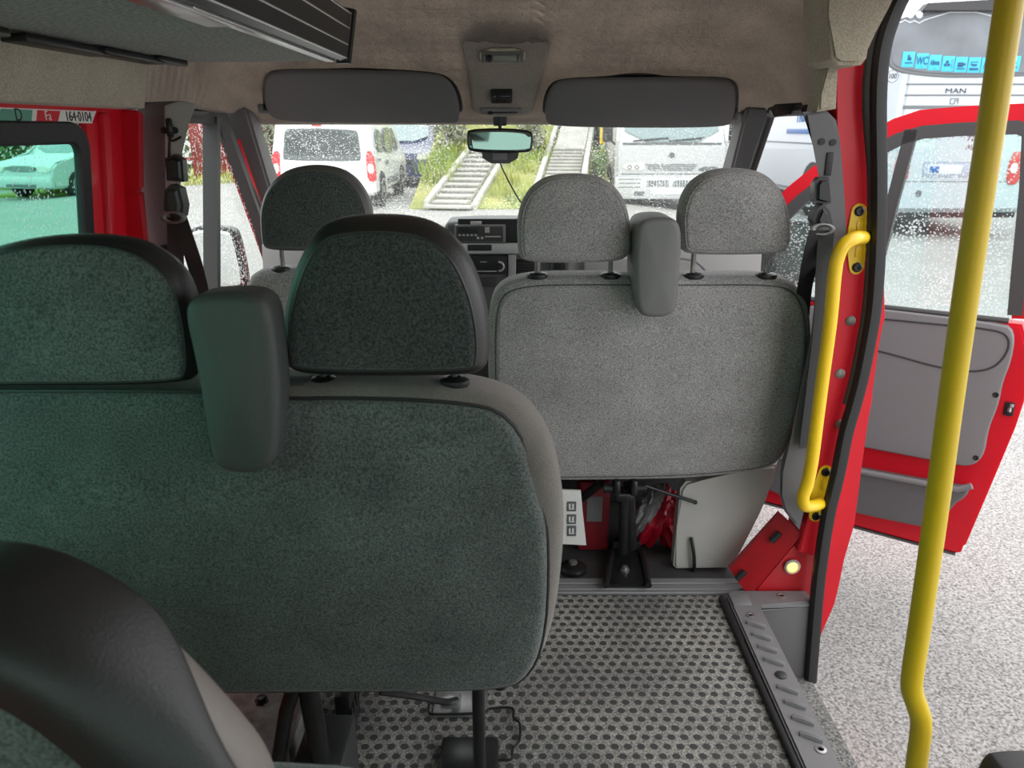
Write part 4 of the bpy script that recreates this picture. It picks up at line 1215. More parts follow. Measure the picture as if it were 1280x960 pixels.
kit = thing('first_aid_box', 'dark red box with a pale label under the grey front seat', 'box', (0.20, 2.32, 0.0))
a, b_ = atY(728, 608, 2.25), atY(758, 668, 2.25)
bm = B(); box(bm, ((a.x + b_.x) / 2, 2.31, 0.13), (0.10, 0.12, 0.25), 0.008)
new('body', bm, 'dark_red_box', kit)
bm = B(); box(bm, ((a.x + b_.x) / 2, 2.2485, 0.16), (0.05, 0.002, 0.09))
new('label_panel', bm, 'plastic_mid', kit)
bg = thing('red_bag', 'crumpled red bag in clear film beside the black seat leg', 'bag', atZ(815, 700, 0.0))
bm = B()
c = atY(815, 672, 2.30)
bmesh.ops.create_icosphere(bm, subdivisions=4, radius=1.0)
for v in bm.verts:
    n = v.co.normalized()
    k = 1 + 0.12 * math.sin(9 * n.x + 4 * n.z) + 0.08 * math.sin(17 * n.y + 11 * n.z)
    v.co = Vector((n.x * 0.055 * k, n.y * 0.07 * k, n.z * 0.11 * k))
bm.transform(Matrix.Translation((c.x, 2.30, 0.105)) @ Matrix.Rotation(R(28), 4, 'Y'))
new('bag_body', bm, 'bag_red', bg)
bm = B(); bmesh.ops.create_icosphere(bm, subdivisions=4, radius=1.0)
for v in bm.verts:
    n = v.co.normalized(); k = 1 + 0.16 * math.sin(13 * n.x + 7 * n.z) + 0.08 * math.sin(23 * n.y + 9 * n.x)
    v.co = Vector((n.x * 0.028 * k, n.y * 0.06 * k, n.z * 0.10 * k))
bm.transform(Matrix.Translation((c.x - 0.035, 2.285, 0.135)) @ Matrix.Rotation(R(32), 4, 'Y'))
new('clear_film', bm, 'film_clear', bg)
bm = B(); bmesh.ops.create_icosphere(bm, subdivisions=3, radius=1.0)
for v in bm.verts:
    n = v.co.normalized(); k = 1 + 0.14 * math.sin(8 * n.x + 6 * n.z)
    v.co = Vector((n.x * 0.05 * k, n.y * 0.05 * k, n.z * 0.05 * k))
c2 = atY(842, 690, 2.26); bm.transform(Matrix.Translation((c2.x, 2.27, 0.052)))
new('bag_base', bm, 'bag_red', bg)
c = atZ(716, 712, 0.0)
cap = thing('floor_cap', 'round black rubber cap on the cab floor below the printed card', 'cap', c)
bm = B(); lathe(bm, [(0.046, 0), (0.045, 0.010), (0.036, 0.018), (0.018, 0.022), (0.001, 0.022)], c, (0, 0, 1), 28)
new('dome', bm, 'metal_black', cap)
bm = B(); lathe(bm, [(0.013, 0.020), (0.013, 0.032), (0.001, 0.034)], c, (0, 0, 1), 6)
new('bolt', bm, 'steel_dull', cap)
# black rubber stop at the doorway edge, cut by the picture corner
c = atY(1284, 972, 0.98)
sp_ = thing('rubber_stop', 'rounded black rubber stop at the doorway edge, cut off by the lower corner', 'stop', (c.x, 0.98, -0.285))
bm = B(); pad(bm, [(c.x - 0.05, -0.06), (c.x - 0.045, 0.02), (c.x - 0.01, 0.028), (c.x + 0.04, 0.03), (c.x + 0.07, 0.0), (c.x + 0.07, -0.06)], 0.10, 0.02, 0.0, lambda u, v, w: Vector((u, 0.94 + w, v + c.z - 0.02)), smooth=2)
new('buffer', bm, 'rubber', sp_)
bm = B(); box(bm, (c.x + 0.02, 0.99, (c.z - 0.06 - 0.285) / 2), (0.06, 0.05, c.z - 0.06 + 0.285), 0.006)
new('bracket', bm, 'plastic_dark', sp_)

# ================================================================== DASHBOARD
da = thing('dashboard', 'grey dashboard with tachograph and radio in its centre stack', 'dashboard', (0.0, 3.05, 0.0))
bm = B()
sec = [(2.86, 0.55), (2.84, 0.80), (2.86, 0.93), (2.92, 0.975), (3.05, 0.985), (3.30, 0.945), (3.40, 0.90), (3.40, 0.55)]
prism(bm, [(-0.93, y, z) for y, z in sec], (1.86, 0, 0), 0.012)
body = new('body', bm, 'dash_light', da)
bm = B(); box(bm, (0, 3.05, 0.27), (1.84, 0.25, 0.56), 0.02)
new('lower_panel', bm, 'plastic_dark', da)
YD = 2.80
bm = B()
hood = [(-0.255, 0.93), (-0.250, 1.00), (-0.225, 1.022), (0.20, 1.022), (0.225, 1.0), (0.23, 0.93)]
pad(bm, hood, 0.20, 0.02, 0.0, lambda u, v, w: Vector((u, YD + 0.02 + w, v)), smooth=1)
new('instrument_hood', bm, 'dash_dark', da)
bm = B(); a, b_ = atY(572, 273, YD + 0.018), atY(700, 305, YD + 0.018)
box(bm, ((a.x + b_.x) / 2, YD + 0.02, (a.z + b_.z) / 2), (b_.x - a.x, 0.02, a.z - b_.z), 0.006)
new('recess', bm, 'plastic_black', da)
def dbox(x0, y0, x1, y1, yd, th, bev=0.003):
    a, b_ = atY(x0, y0, yd), atY(x1, y1, yd); bm = B()
    box(bm, ((a.x + b_.x) / 2, yd + th / 2, (a.z + b_.z) / 2), (abs(b_.x - a.x), th, abs(a.z - b_.z)), bev); return bm
tg = new('tachograph', dbox(568, 281, 632, 303, YD + 0.001, 0.03), 'plastic_mid', da)
new('fascia', dbox(570, 283, 629, 302, YD - 0.002, 0.01), 'plastic_dark', tg)
new('display', dbox(572, 284, 598, 291, YD - 0.004, 0.004, 0.001), 'plastic_black', tg)
new('paper_slot', dbox(606, 295, 626, 296.6, YD - 0.004, 0.004, 0.0005), 'plastic_light', tg)
new('label_panel', dbox(606, 284, 612, 291, YD - 0.004, 0.004, 0.0005), 'plastic_light', tg)
for k in range(5): new('button', dbox(573 + k * 5, 293, 576 + k * 5, 295, YD - 0.004, 0.004, 0.0005), 'plastic_light', tg)
for k in range(2): new('button', dbox(596 + k * 5, 296, 599 + k * 5, 299, YD - 0.004, 0.004, 0.0005), 'plastic_light', tg)
new('name_plate', dbox(588, 277, 602, 281, YD - 0.002, 0.01, 0.001), 'plastic_light', da)
bm = dbox(574, 305, 720, 318, YD - 0.02, 0.08, 0.01)
new('tray', bm, 'plastic_silver', da)
new('tray_pocket', dbox(584, 306, 615, 314, YD - 0.022, 0.02, 0.004), 'plastic_black', da)
new('centre_stack', dbox(574, 318, 636, 420, YD, 0.08, 0.01), 'dash_dark', da)
rd = new('radio', dbox(580, 320, 634, 343, YD - 0.010, 0.03), 'plastic_black', da)
c = atY(624, 333, YD - 0.012)
bm = B(); torus(bm, c, 0.016, 0.004); bmesh.ops.delete(bm, geom=[v for v in bm.verts if v.co.x < c.x - 0.004], context='VERTS')
new('silver_arc', bm, 'plastic_silver', rd)
new('bright_bar', dbox(594, 338.6, 621, 339.8, YD - 0.013, 0.004, 0.0005), 'plastic_silver', rd)
new('cassette_slot', dbox(600, 327, 609, 328, YD - 0.013, 0.004, 0.0005), 'plastic_silver', rd)
bm = B(); lathe(bm, [(0.009, 0), (0.008, 0.012), (0.001, 0.013)], c, (0, -1, 0), 20)
new('knob', bm, 'plastic_black', rd)
new('storage_pocket', dbox(584, 347, 620, 359, YD - 0.006, 0.02), 'plastic_dark', da)
new('stack_side', dbox(635, 318, 645, 420, YD - 0.012, 0.09, 0.008), 'dash_light', da)
vt = new('vent', dbox(645, 326, 668, 347, YD, 0.04), 'plastic_black', da)
for k in range(5): new('louvre', dbox(646, 329 + k * 3.6, 667, 330.4 + k * 3.6, YD - 0.006, 0.01, 0.0005), 'plastic_dark', vt)
sw = new('switch_panel', dbox(688, 326, 711, 345, YD, 0.05, 0.006), 'dash_dark', da)
new('rocker_switch', dbox(692, 325, 707, 338, YD - 0.008, 0.02, 0.004), 'plastic_black', sw)
bm = dbox(730, 322, 850, 345, YD + 0.02, 0.06, 0.012); new('glovebox_lid', bm, 'dash_light', da)
bm = B(); tube(bm, crom([atY(847, 322, YD), atY(868, 326, YD), atY(882, 338, YD), atY(887, 350, YD), atY(888, 370, YD)], 5), 0.006, 8)
new('speaker_ring', bm, 'plastic_mid', da)
# steering wheel in front of the driver seat
sw_ = thing('steering_wheel', 'dark steering wheel in front of the driver seat', 'steering wheel', (-0.55, 2.75, 0.85))
bm = B(); torus(bm, (0, 0, 0), 0.19, 0.014, 'Y', 48, 12)
Rm = Matrix.Translation((-0.55, 2.72, 0.80)) @ Matrix.Rotation(R(-42), 4, 'X')
bm.transform(Rm); new('rim', bm, 'plastic_black', sw_)
bm = B(); box(bm, (0, 0.01, 0), (0.15, 0.04, 0.10), 0.02, 3); box(bm, (0, 0.01, 0), (0.37, 0.018, 0.035), 0.006); box(bm, (0, 0.01, -0.09), (0.035, 0.018, 0.18), 0.006)
bm.transform(Rm); new('hub', bm, 'plastic_dark', sw_)
bm = B(); cyl(bm, Rm @ Vector((0, 0.02, 0)), Rm @ Vector((0, 0.20, 0)), 0.03); new('column', bm, 'plastic_dark', sw_)

# ================================================================== OPEN FRONT PASSENGER DOOR
Md = Matrix(((0.815, 0.58, 0, 0.93), (-0.58, 0.815, 0, 3.11), (0, 0, 1, -0.20), (0, 0, 0, 1)))
dr = thing('cab_door', 'red cab door swung wide open, grey inner panel and rain-wet window', 'door', matrix=Md)
dr['kind'] = 'thing'
def dz(pts, y): return [Vector((u, y, z + 0.20)) for u, z in pts]
low = [(0.0, -0.20), (0.925, -0.20), (0.947, -0.19), (0.985, 0.10), (1.016, 0.32), (1.03, 0.50), (1.02, 0.62), (0.985, 0.705), (0.0, 0.695)]
bm = B(); prism(bm, dz(low, 0.0), (0, 0.085, 0), 0.010)
prism(bm, dz([(0.0, -0.215), (0.93, -0.215), (0.955, -0.19), (0.998, 0.10), (1.03, 0.32), (1.045, 0.50), (1.03, 0.62), (0.99, 0.69), (0.0, 0.69)], 0.075), (0, 0.03, 0), 0.010)
new('door_shell', bm, 'paint_red', dr, local=True)
bm = B()
fr = [(0.02, 0.80), (0.09, 1.00), (0.17, 1.095), (0.255, 1.172), (0.40, 1.276), (0.50, 1.335), (0.57, 1.360), (0.70, 1.370), (0.88, 1.376), (0.925, 1.35), (0.950, 1.20), (0.990, 0.72)]
tube(bm, [Vector((u, 0.05, z + 0.2)) for u, z in fr], 0.02, sec=[(-0.019, -0.040), (-0.004, -0.040), (-0.001, -0.030), (0.014, -0.030), (0.019, -0.018), (0.019, 0.040), (-0.019, 0.040)])
new('window_surround', bm, 'paint_red', dr, local=True)
bm = B()
fr2 = [(0.05, 0.74), (0.13, 1.00), (0.20, 1.08), (0.28, 1.150), (0.42, 1.250), (0.51, 1.303), (0.58, 1.326), (0.70, 1.336), (0.86, 1.342), (0.895, 1.32), (0.918, 1.15), (0.945, 0.86), (0.958, 0.73)]
tube(bm, [Vector((u, 0.045, z + 0.2)) for u, z in fr2], 0.02, sec=[(-0.020, -0.022), (0.020, -0.022), (0.020, 0.022), (-0.020, 0.022)])
tube(bm, [Vector((u, 0.045, z + 0.2)) for u, z in ((0.545, 1.335), (0.52, 1.10), (0.485, 0.72))], 0.02, sec=[(-0.020, -0.020), (0.020, -0.020), (0.020, 0.020), (-0.020, 0.020)])
new('window_frame', bm, 'rubber_seal', dr, local=True)
bm = B(); prism(bm, dz([(0.05, 0.70), (0.955, 0.70), (0.94, 0.90), (0.88, 1.345), (0.55, 1.335), (0.28, 1.16), (0.13, 1.0)], 0.052), (0, 0.004, 0))
new('window_pane', bm, 'glass_door', dr, local=True)
bm = B(); tube(bm, [Vector((0.05, -0.012, 0.908)), Vector((0.5, -0.012, 0.912)), Vector((0.945, -0.012, 0.916))], 0.01, 8)
new('window_seal', bm, 'rubber_seal', dr, local=True)
bm = B()
tr = [(0.06, 0.70), (0.935, 0.712), (0.972, 0.68), (0.978, 0.58), (0.965, 0.50), (0.968, 0.42), (0.952, 0.32), (0.958, 0.22), (0.925, 0.17), (0.86, 0.165), (0.06, 0.145)]
pad(bm, tr, 0.03, 0.008, 0.0, lambda u, v, w: Vector((u, -0.028 + w, v + 0.2)), smooth=2, n=120)
it = new('inner_trim', bm, 'plastic_mid', dr, local=True)
it['label'] = 'grey plastic inner door panel'
bm = B(); tube(bm, crom([Vector((u, -0.0285, z + 0.2)) for u, z in ((0.45, 0.56), (0.60, 0.545), (0.75, 0.525), (0.86, 0.525), (0.93, 0.555), (0.96, 0.62), (0.945, 0.67), (0.88, 0.682), (0.75, 0.678), (0.5, 0.67))], 6), 0.0035, 6)
new('seam_line', bm, 'plastic_dark', it, local=True)
for u, z in ((0.965, 0.455), (0.945, 0.21)):
    bm = B(); lathe(bm, [(0.010, 0), (0.009, 0.003), (0.004, 0.003), (0.001, 0.001)], (u - 0.012, -0.027, z + 0.2), (0, -1, 0), 14)
    new('screw', bm, 'metal_black', it, local=True)
bm = B(); pad(bm, [(0.40, 0.53), (0.565, 0.62), (0.57, 0.55), (0.53, 0.50), (0.40, 0.48)], 0.03, 0.01, 0.0, lambda u, v, w: Vector((u - 0.02, -0.05 + w, v + 0.22)), smooth=2)
new('pull_handle', bm, 'plastic_grey', dr, local=True)
bm = B()
pk = [(0.10, 0.045), (0.90, 0.085), (0.935, 0.098), (0.93, 0.06), (0.895, 0.02), (0.865, -0.08), (0.835, -0.105), (0.10, -0.13)]
pad(bm, pk, 0.06, 0.012, 0.0, lambda u, v, w: Vector((u, -0.055 + w, v + 0.2)), smooth=1, n=120)
pc = new('door_pocket', bm, 'plastic_grey', dr, local=True)
bm = B(); tube(bm, [Vector((u, -0.058, z + 0.2)) for u, z in ((0.10, 0.045), (0.5, 0.066), (0.90, 0.087), (0.925, 0.102), (0.94, 0.112))], 0.012, 10)
new('pocket_lip', bm, 'plastic_mid', pc, local=True)
bm = B(); box(bm, (1.000, -0.002, 0.605), (0.030, 0.012, 0.050), 0.004)
lk = new('lock', bm, 'plastic_black', dr, local=True)
bm = B(); cyl(bm, (1.002, -0.010, 0.612), (1.002, -0.010, 0.598), 0.006); box(bm, (1.006, -0.008, 0.62), (0.012, 0.006, 0.012), 0.002)
new('latch', bm, 'alu', lk, local=True)
bm = B(); prism(bm, [Vector((0.02, -0.004, 0.004)), Vector((0.93, -0.004, 0.004)), Vector((0.93, 0.01, -0.012)), Vector((0.02, 0.01, -0.012))], (0, 0.01, 0.0))
new('bottom_seal', bm, 'rubber_seal', dr, local=True)
bm = B(); pad(bm, [(0.05, 0.72), (0.265, 0.72), (0.285, 0.76), (0.28, 0.95), (0.25, 0.985), (0.08, 0.985), (0.05, 0.95)], 0.09, 0.02, 0.0, lambda u, v, w: Vector((u - 0.03, 0.16 + w, v + 0.2)), rf=0.035)
mm_ = new('wing_mirror', bm, 'plastic_black', dr, local=True)
bm = B(); pad(bm, [(0.065, 0.735), (0.255, 0.735), (0.27, 0.76), (0.268, 0.94), (0.245, 0.97), (0.085, 0.97), (0.065, 0.94)], 0.004, 0.002, 0.0, lambda u, v, w: Vector((u - 0.03, 0.156 + w, v + 0.2)))
new('mirror_face', bm, mat('mirror_dark', (0.12, 0.16, 0.15), 0.2), mm_, local=True)
bm = B(); cyl(bm, (0.05, 0.09, 0.97), (0.09, 0.20, 1.0), 0.02); new('mirror_arm', bm, 'plastic_black', dr, local=True)

# left wing mirror outside the closed cab door
c = atY(270, 318, 3.0)
lm = thing('wing_mirror', 'outside mirror beyond the closed cab door window, beside the seat belt', 'mirror', (c.x, 3.0, c.z - 0.12))
sh = [(-0.10, -0.14), (0.085, -0.14), (0.105, -0.11), (0.085, 0.08), (0.06, 0.105), (-0.07, 0.11), (-0.105, 0.08), (-0.115, -0.11)]
bm = B(); pad(bm, sh, 0.09, 0.012, 0.0, lambda u, v, w: Vector((c.x + u, 3.0 + w, c.z + v)), rf=0.03)
new('housing', bm, 'plastic_black', lm)
bm = B(); lp = inset(outline(sh, 64), 0.014); pad(bm, None, 0.004, 0.001, 0.0, lambda u, v, w: Vector((c.x + u, 2.997 + w, c.z + v)), loop=lp)
new('mirror_face', bm, 'wing_glass', lm)
bm = B(); cyl(bm, (c.x + 0.05, 3.05, c.z - 0.12), (-0.97, 3.02, c.z - 0.14), 0.018); new('arm', bm, 'plastic_black', lm)

# ================================================================== OUTSIDE
def T(x, y, z=None, rot=0):
    return Matrix.Translation((x, y, ground_z(x, y) if z is None else z)) @ Matrix.Rotation(R(rot), 4, 'Z')
def car_body(prof_, w, belt, tumble, bev=0.05):
    """closed side profile [(y,z)] swept across the width, narrower above the belt"""
    bm = B()
    hw = lambda z: w / 2 * (1 - tumble * max(0.0, z - belt))
    a = [bm.verts.new((-hw(z), y, z)) for y, z in prof_]; b_ = [bm.verts.new((hw(z), y, z)) for y, z in prof_]
    n = len(a)
    f0 = bm.faces.new(a); f1 = bm.faces.new(b_[::-1])
    for i in range(n): bm.faces.new((a[(i + 1) % n], a[i], b_[i], b_[(i + 1) % n]))
    bmesh.ops.bevel(bm, geom=list(f0.edges) + list(f1.edges), offset=bev, segments=3, affect='EDGES')
    bmesh.ops.triangulate(bm, faces=[f for f in bm.faces if len(f.verts) > 4])
    return bm
def wheel(parent, x, y, r, w, side):
    bm = B(); lathe(bm, [(r * 0.6, 0), (r * 0.92, 0), (r, 0.03), (r, w - 0.03), (r * 0.92, w), (r * 0.6, w)], (x, y, r), (side, 0, 0), 32)
    t = new('wheel', bm, 'tyre', parent, local=True)
    bm = B(); lathe(bm, [(r * 0.62, w - 0.01), (r * 0.60, w + 0.004), (r * 0.30, w - 0.01), (r * 0.15, w + 0.004), (0.001, w + 0.005)], (x, y, r), (side, 0, 0), 24)
    new('hub_cap', bm, 'hub', t, local=True)
    return t
def rpad(pts, depth, map3, r=0.01, smooth=1, n=64):
    bm = B(); pad(bm, pts, depth, r, 0.0, map3, smooth=smooth, n=n, rf=0.002); return bm

# ---- white van ahead, seen from behind ----
M = T(-3.17, 13.4)
wv = thing('van', 'small white van parked ahead, seen from behind with rain on its back window', 'van', matrix=M)
pr_ = [(0.06, 0.25), (0.0, 0.40), (0.0, 0.78), (0.05, 0.95), (0.10, 1.30), (0.20, 1.56), (0.45, 1.66), (1.9, 1.68), (2.6, 1.55), (3.15, 1.05), (3.85, 0.88), (3.98, 0.70), (4.0, 0.28)]
new('body', car_body(pr_, 1.72, 0.85, 0.14), 'car_white', wv, local=True)
rear = lambda u, v, w: Vector((u, (0.05 if v < 0.95 else 0.05 + (v - 0.95) * 0.143) - 0.012 + w, v))
new('rear_window', rpad([(-0.66, 0.82), (0.62, 0.80), (0.64, 0.86), (0.60, 1.26), (0.56, 1.32), (-0.58, 1.34), (-0.63, 1.28), (-0.67, 0.88)], 0.03, lambda u, v, w: Vector((u, 0.012 + (v - 0.78) * 0.16 - 0.012 + w, v))), glass('rain_pane', (0.30, 0.33, 0.33), 0.50, 26, 0.95), wv, local=True)
new('window_backing', rpad([(-0.64, 0.84), (0.60, 0.82), (0.58, 1.30), (-0.60, 1.31)], 0.01, lambda u, v, w: Vector((u, 0.012 + (v - 0.78) * 0.16 + 0.004 + w, v))), 'truck_glass', wv, local=True)
for s in (1, -1):
    lampb = new('tail_lamp', rpad([(s * 0.735, 0.49), (s * 0.87, 0.47), (s * 0.885, 0.60), (s * 0.845, 0.97), (s * 0.72, 0.98), (s * 0.725, 0.70)], 0.06, lambda u, v, w: Vector((u, -0.02 + max(0, v - 0.78) * 0.17 + w, v)), 0.012), 'tail_red', wv, local=True)
    new('white_lens', rpad([(s * 0.745, 0.62), (s * 0.85, 0.61), (s * 0.85, 0.76), (s * 0.745, 0.78)], 0.01, lambda u, v, w: Vector((u, -0.026 + w, v)), 0.004), 'tail_white', lampb, local=True)
bm = B(); torus(bm, (0.40, -0.008, 0.64), 0.05, 0.010, 'Y', 24, 8); new('badge', bm, 'chrome', wv, local=True)
new('brake_lamp', bx((-0.08, 0.07, 1.385), (0.16, 0.05, 0.03), 0.008), 'tail_red', wv, local=True)
bm = B(); box(bm, (0, 0.0, 0.36), (1.66, 0.12, 0.16), 0.04); new('bumper', bm, 'car_white', wv, local=True)
sd = lambda u, v, w: Vector((0.862 - 0.10 * max(0, v - 0.85) - 0.02 + w, u, v))
new('side_window', rpad([(0.40, 0.98), (0.75, 0.92), (0.95, 0.92), (1.0, 1.28), (0.45, 1.34)], 0.03, sd), 'car_glass', wv, local=True)
new('side_window', rpad([(1.15, 0.92), (2.1, 0.90), (2.5, 1.0), (2.1, 1.36), (1.18, 1.34)], 0.03, sd), 'car_glass', wv, local=True)
new('side_window', rpad([(2.28, 0.92), (3.0, 0.94), (2.45, 1.33), (2.25, 1.35)], 0.03, sd), 'car_glass', wv, local=True)
new('door_handle', bx((0.875, 0.45, 0.82), (0.03, 0.22, 0.04), 0.01), 'trim_mid', wv, local=True)
new('door_handle', bx((0.875, 1.35, 0.75), (0.03, 0.12, 0.08), 0.01), 'trim_mid', wv, local=True)
new('side_moulding', bx((0.868, 1.95, 0.42), (0.03, 1.3, 0.11), 0.01), 'trim_mid', wv, local=True)
for s in (-1, 1):
    for y in (0.75, 3.25): wheel(wv, s * 0.70, y, 0.31, 0.18, s)

# ---- dark blue people carrier further on ----
M = T(-2.72, 18.6)
nv = thing('car', 'dark blue people carrier parked behind the white van, beside the grassy bank', 'car', matrix=M)
pr_ = [(0.05, 0.25), (0.0, 0.55), (0.10, 0.78), (0.95, 0.98), (1.75, 1.55), (2.2, 1.66), (3.9, 1.62), (4.35, 1.0), (4.4, 0.3)]
new('body', car_body(pr_, 1.78, 0.95, 0.14), 'car_navy', nv, local=True)
new('windscreen', rpad([(-0.70, 1.04), (0.70, 1.04), (0.62, 1.50), (-0.62, 1.50)], 0.03, lambda u, v, w: Vector((u, 1.04 + (v - 1.04) * 1.40 - 0.05 + w, v))), 'truck_glass', nv, local=True)
for s in (-1, 1):
    new('headlamp', rpad([(s * 0.50, 0.62), (s * 0.85, 0.66), (s * 0.84, 0.78), (s * 0.52, 0.76)], 0.06, lambda u, v, w: Vector((u, -0.01 + w, v))), 'tail_white', nv, local=True)
    for y in (0.9, 3.5): wheel(nv, s * 0.72, y, 0.32, 0.19, s)
    new('wing_mirror', bx((s * 0.98, 1.25, 1.02), (0.16, 0.10, 0.13), 0.03), 'car_navy', nv, local=True)
new('grille', bx((0, -0.005, 0.60), (0.80, 0.05, 0.12), 0.01), 'trim_black', nv, local=True)
new('number_plate', bx((0, -0.02, 0.42), (0.5, 0.03, 0.11), 0.005), 'plate_white', nv, local=True)
sd = lambda u, v, w: Vector((0.892 - 0.12 * max(0, v - 0.95) - 0.02 + w, u, v))
new('side_window', rpad([(1.25, 1.0), (2.3, 1.0), (2.3, 1.50), (1.85, 1.48)], 0.03, sd), 'truck_glass', nv, local=True)
new('side_window', rpad([(2.4, 1.0), (3.9, 1.02), (3.7, 1.50), (2.4, 1.50)], 0.03, sd), 'truck_glass', nv, local=True)

# ---- white truck facing us ----
M = T(3.07, 15.4)
tk = thing('truck', 'white flat-fronted truck parked ahead, facing the van beside the steps', 'truck', matrix=M)
pr_ = [(0.06, 0.30), (0.0, 0.45), (0.0, 1.18), (0.06, 1.24), (0.42, 2.15), (0.65, 2.32), (1.7, 2.36), (1.75, 0.35)]
new('cab', car_body(pr_, 2.16, 1.2, 0.06, 0.06), 'truck_white', tk, local=True)
fr_ = lambda d: (lambda u, v, w: Vector((u, d + w, v)))
wsn = new('windscreen', rpad([(-0.92, 1.25), (0.92, 1.25), (0.86, 2.05), (-0.86, 2.05)], 0.03, lambda u, v, w: Vector((u, 0.05 + (v - 1.24) * 0.397 - 0.015 + w, v))), 'truck_glass', tk, local=True)
for x0, x1 in ((-0.05, 0.60), (-0.75, -0.05)):
    bm = B(); tube(bm, [Vector((x0, 0.03, 1.27)), Vector(((x0 + x1) / 2, 0.03, 1.30)), Vector((x1, 0.04, 1.33))], 0.014, 8); new('wiper', bm, 'trim_black', wsn, local=True)
bm = B(); box(bm, (0, 0.02, 1.225), (1.9, 0.04, 0.035), 0.008); new('wiper_cowl', bm, 'trim_mid', tk, local=True)
bm = B(); prism(bm, [Vector((-0.07, -0.02, 0.98)), Vector((0.07, -0.02, 0.98)), Vector((0.045, -0.02, 1.03)), Vector((-0.02, -0.02, 1.045))], (0, 0.02, 0)); torus(bm, (0, -0.012, 1.01), 0.045, 0.010, 'Y', 20, 6)
new('badge', bm, 'trim_mid', tk, local=True)
for k in range(4): new('grille_slat', bx((0, -0.006, 0.84 - k * 0.035), (1.02 - 0.05 * k, 0.02, 0.014), 0.004), 'trim_mid', tk, local=True)
new('shut_line', bx((0, -0.002, 0.66), (1.9, 0.012, 0.014), 0.002), 'trim_black', tk, local=True)
hl = new('headlamp', rpad([(-0.93, 0.74), (-0.50, 0.72), (-0.52, 0.84), (-0.92, 0.86)], 0.03, fr_(-0.02)), 'tail_white', tk, local=True)
bm = B()
for x in (-0.80, -0.66): torus(bm, (x, -0.022, 0.79), 0.035, 0.010, 'Y', 18, 6)
new('lamp_ring', bm, 'trim_mid', hl, local=True)
new('headlamp', rpad([(0.52, 0.70), (0.94, 0.70), (0.93, 0.80), (0.56, 0.80)], 0.03, fr_(-0.02)), 'trim_mid', tk, local=True)
bm = B(); box(bm, (0, 0.0, 0.40), (2.18, 0.18, 0.42), 0.04); bp_ = new('bumper', bm, 'truck_white', tk, local=True)
for s in (-1, 1):
    g_ = new('bumper_grille', bx((s * 0.25, -0.088, 0.49), (0.42, 0.02, 0.12), 0.006), 'trim_mid', bp_, local=True)
    for k in range(8): new('grille_bar', bx((s * 0.25 - 0.19 + k * 0.054, -0.10, 0.49), (0.014, 0.012, 0.12), 0.002), 'truck_white', bp_, local=True)
    for k in range(3): new('bumper_groove', bx((s * 0.80, -0.088, 0.57 - k * 0.075), (0.42, 0.012, 0.016), 0.002), 'trim_mid', bp_, local=True)
    new('fog_lamp', bx((s * 0.60, -0.085, 0.30), (0.20, 0.03, 0.08), 0.01), 'tail_white' if s > 0 else 'trim_mid', bp_, local=True)
    bm = B(); box(bm, (s * 1.22, 0.20, 1.45), (0.20, 0.10, 0.40), 0.04); cyl(bm, (s * 1.15, 0.22, 1.60), (s * 1.0, 0.35, 1.85), 0.02); cyl(bm, (s * 1.15, 0.22, 1.28), (s * 1.02, 0.15, 1.15), 0.02)
    new('wing_mirror', bm, 'trim_black', tk, local=True)
    for y in (0.85, 4.6): wheel(tk, s * 0.85, y, 0.42, 0.24, s)
new('number_plate', bx((0, -0.095, 0.34), (0.70, 0.02, 0.12), 0.005), 'plate_white', tk, local=True)
bm = B(); box(bm, (0, 0.9, 0.30), (1.4, 1.5, 0.16), 0.03); new('underframe', bm, 'trim_black', tk, local=True)
new('cargo_box', bx((0, 4.1, 1.75), (2.14, 4.5, 2.1), 0.03), 'bus_silver', tk, local=True)
bm = B(); box(bm, (0, 3.5, 0.62), (0.9, 5.0, 0.18), 0.02); new('chassis', bm, 'trim_black', tk, local=True)

# ---- coach on the right ----
BY = 13.3; BX = 7.52
M = T(BX, BY, GZ)
bs = thing('coach', 'tall white coach seen from behind through the doorway, blue stickers under its back window', 'bus', matrix=M)
Mi = M.inverted()
def rb(px, py):
    p = Mi @ atY(px, py, BY); return (p.x, p.z)
pr_ = [(0.10, 0.42), (0.0, 0.50), (0.0, 2.60), (0.04, 3.20), (0.15, 3.58), (0.45, 3.66), (10.9, 3.66), (11.2, 3.2), (11.3, 0.40)]
new('body', car_body(pr_, 2.46, 3.0, 0.05, 0.12), 'bus_white', bs, local=True)
rf_ = lambda d: (lambda u, v, w: Vector((u, d + max(0.0, v - 2.6) * 0.07 + w, v)))
xl = -1.23
win = [rb(1119, 13), rb(1112, 75), rb(1122, 86), rb(1150, 91), rb(1195, 94)]
zt = win[0][1]
wr = win + [(-x, z) for x, z in reversed(win[:-1])]
new('rear_window', rpad(wr, 0.05, rf_(-0.03), 0.02, 1, 120), 'bus_glass', bs, local=True)
fr_px = [rb(1117, 8), rb(1109, 80), rb(1121, 90), rb(1150, 95), rb(1195, 98)]
wr2 = fr_px + [(-x, z) for x, z in reversed(fr_px[:-1])]
new('window_border', rpad(wr2, 0.05, rf_(-0.018), 0.02, 1, 120), 'trim_mid', bs, local=True)
a = rb(1122, 8); bm = B()
prism(bm, [(-1.10, -0.05, a[1] - 0.07), (1.10, -0.05, a[1] - 0.07), (1.0, -0.02, a[1] + 0.05), (0, -0.02, a[1] + 0.10), (-1.0, -0.02, a[1] + 0.05)], (0, 0.20, 0), 0.01)
new('spoiler', bm, 'trim_black', bs, local=True)
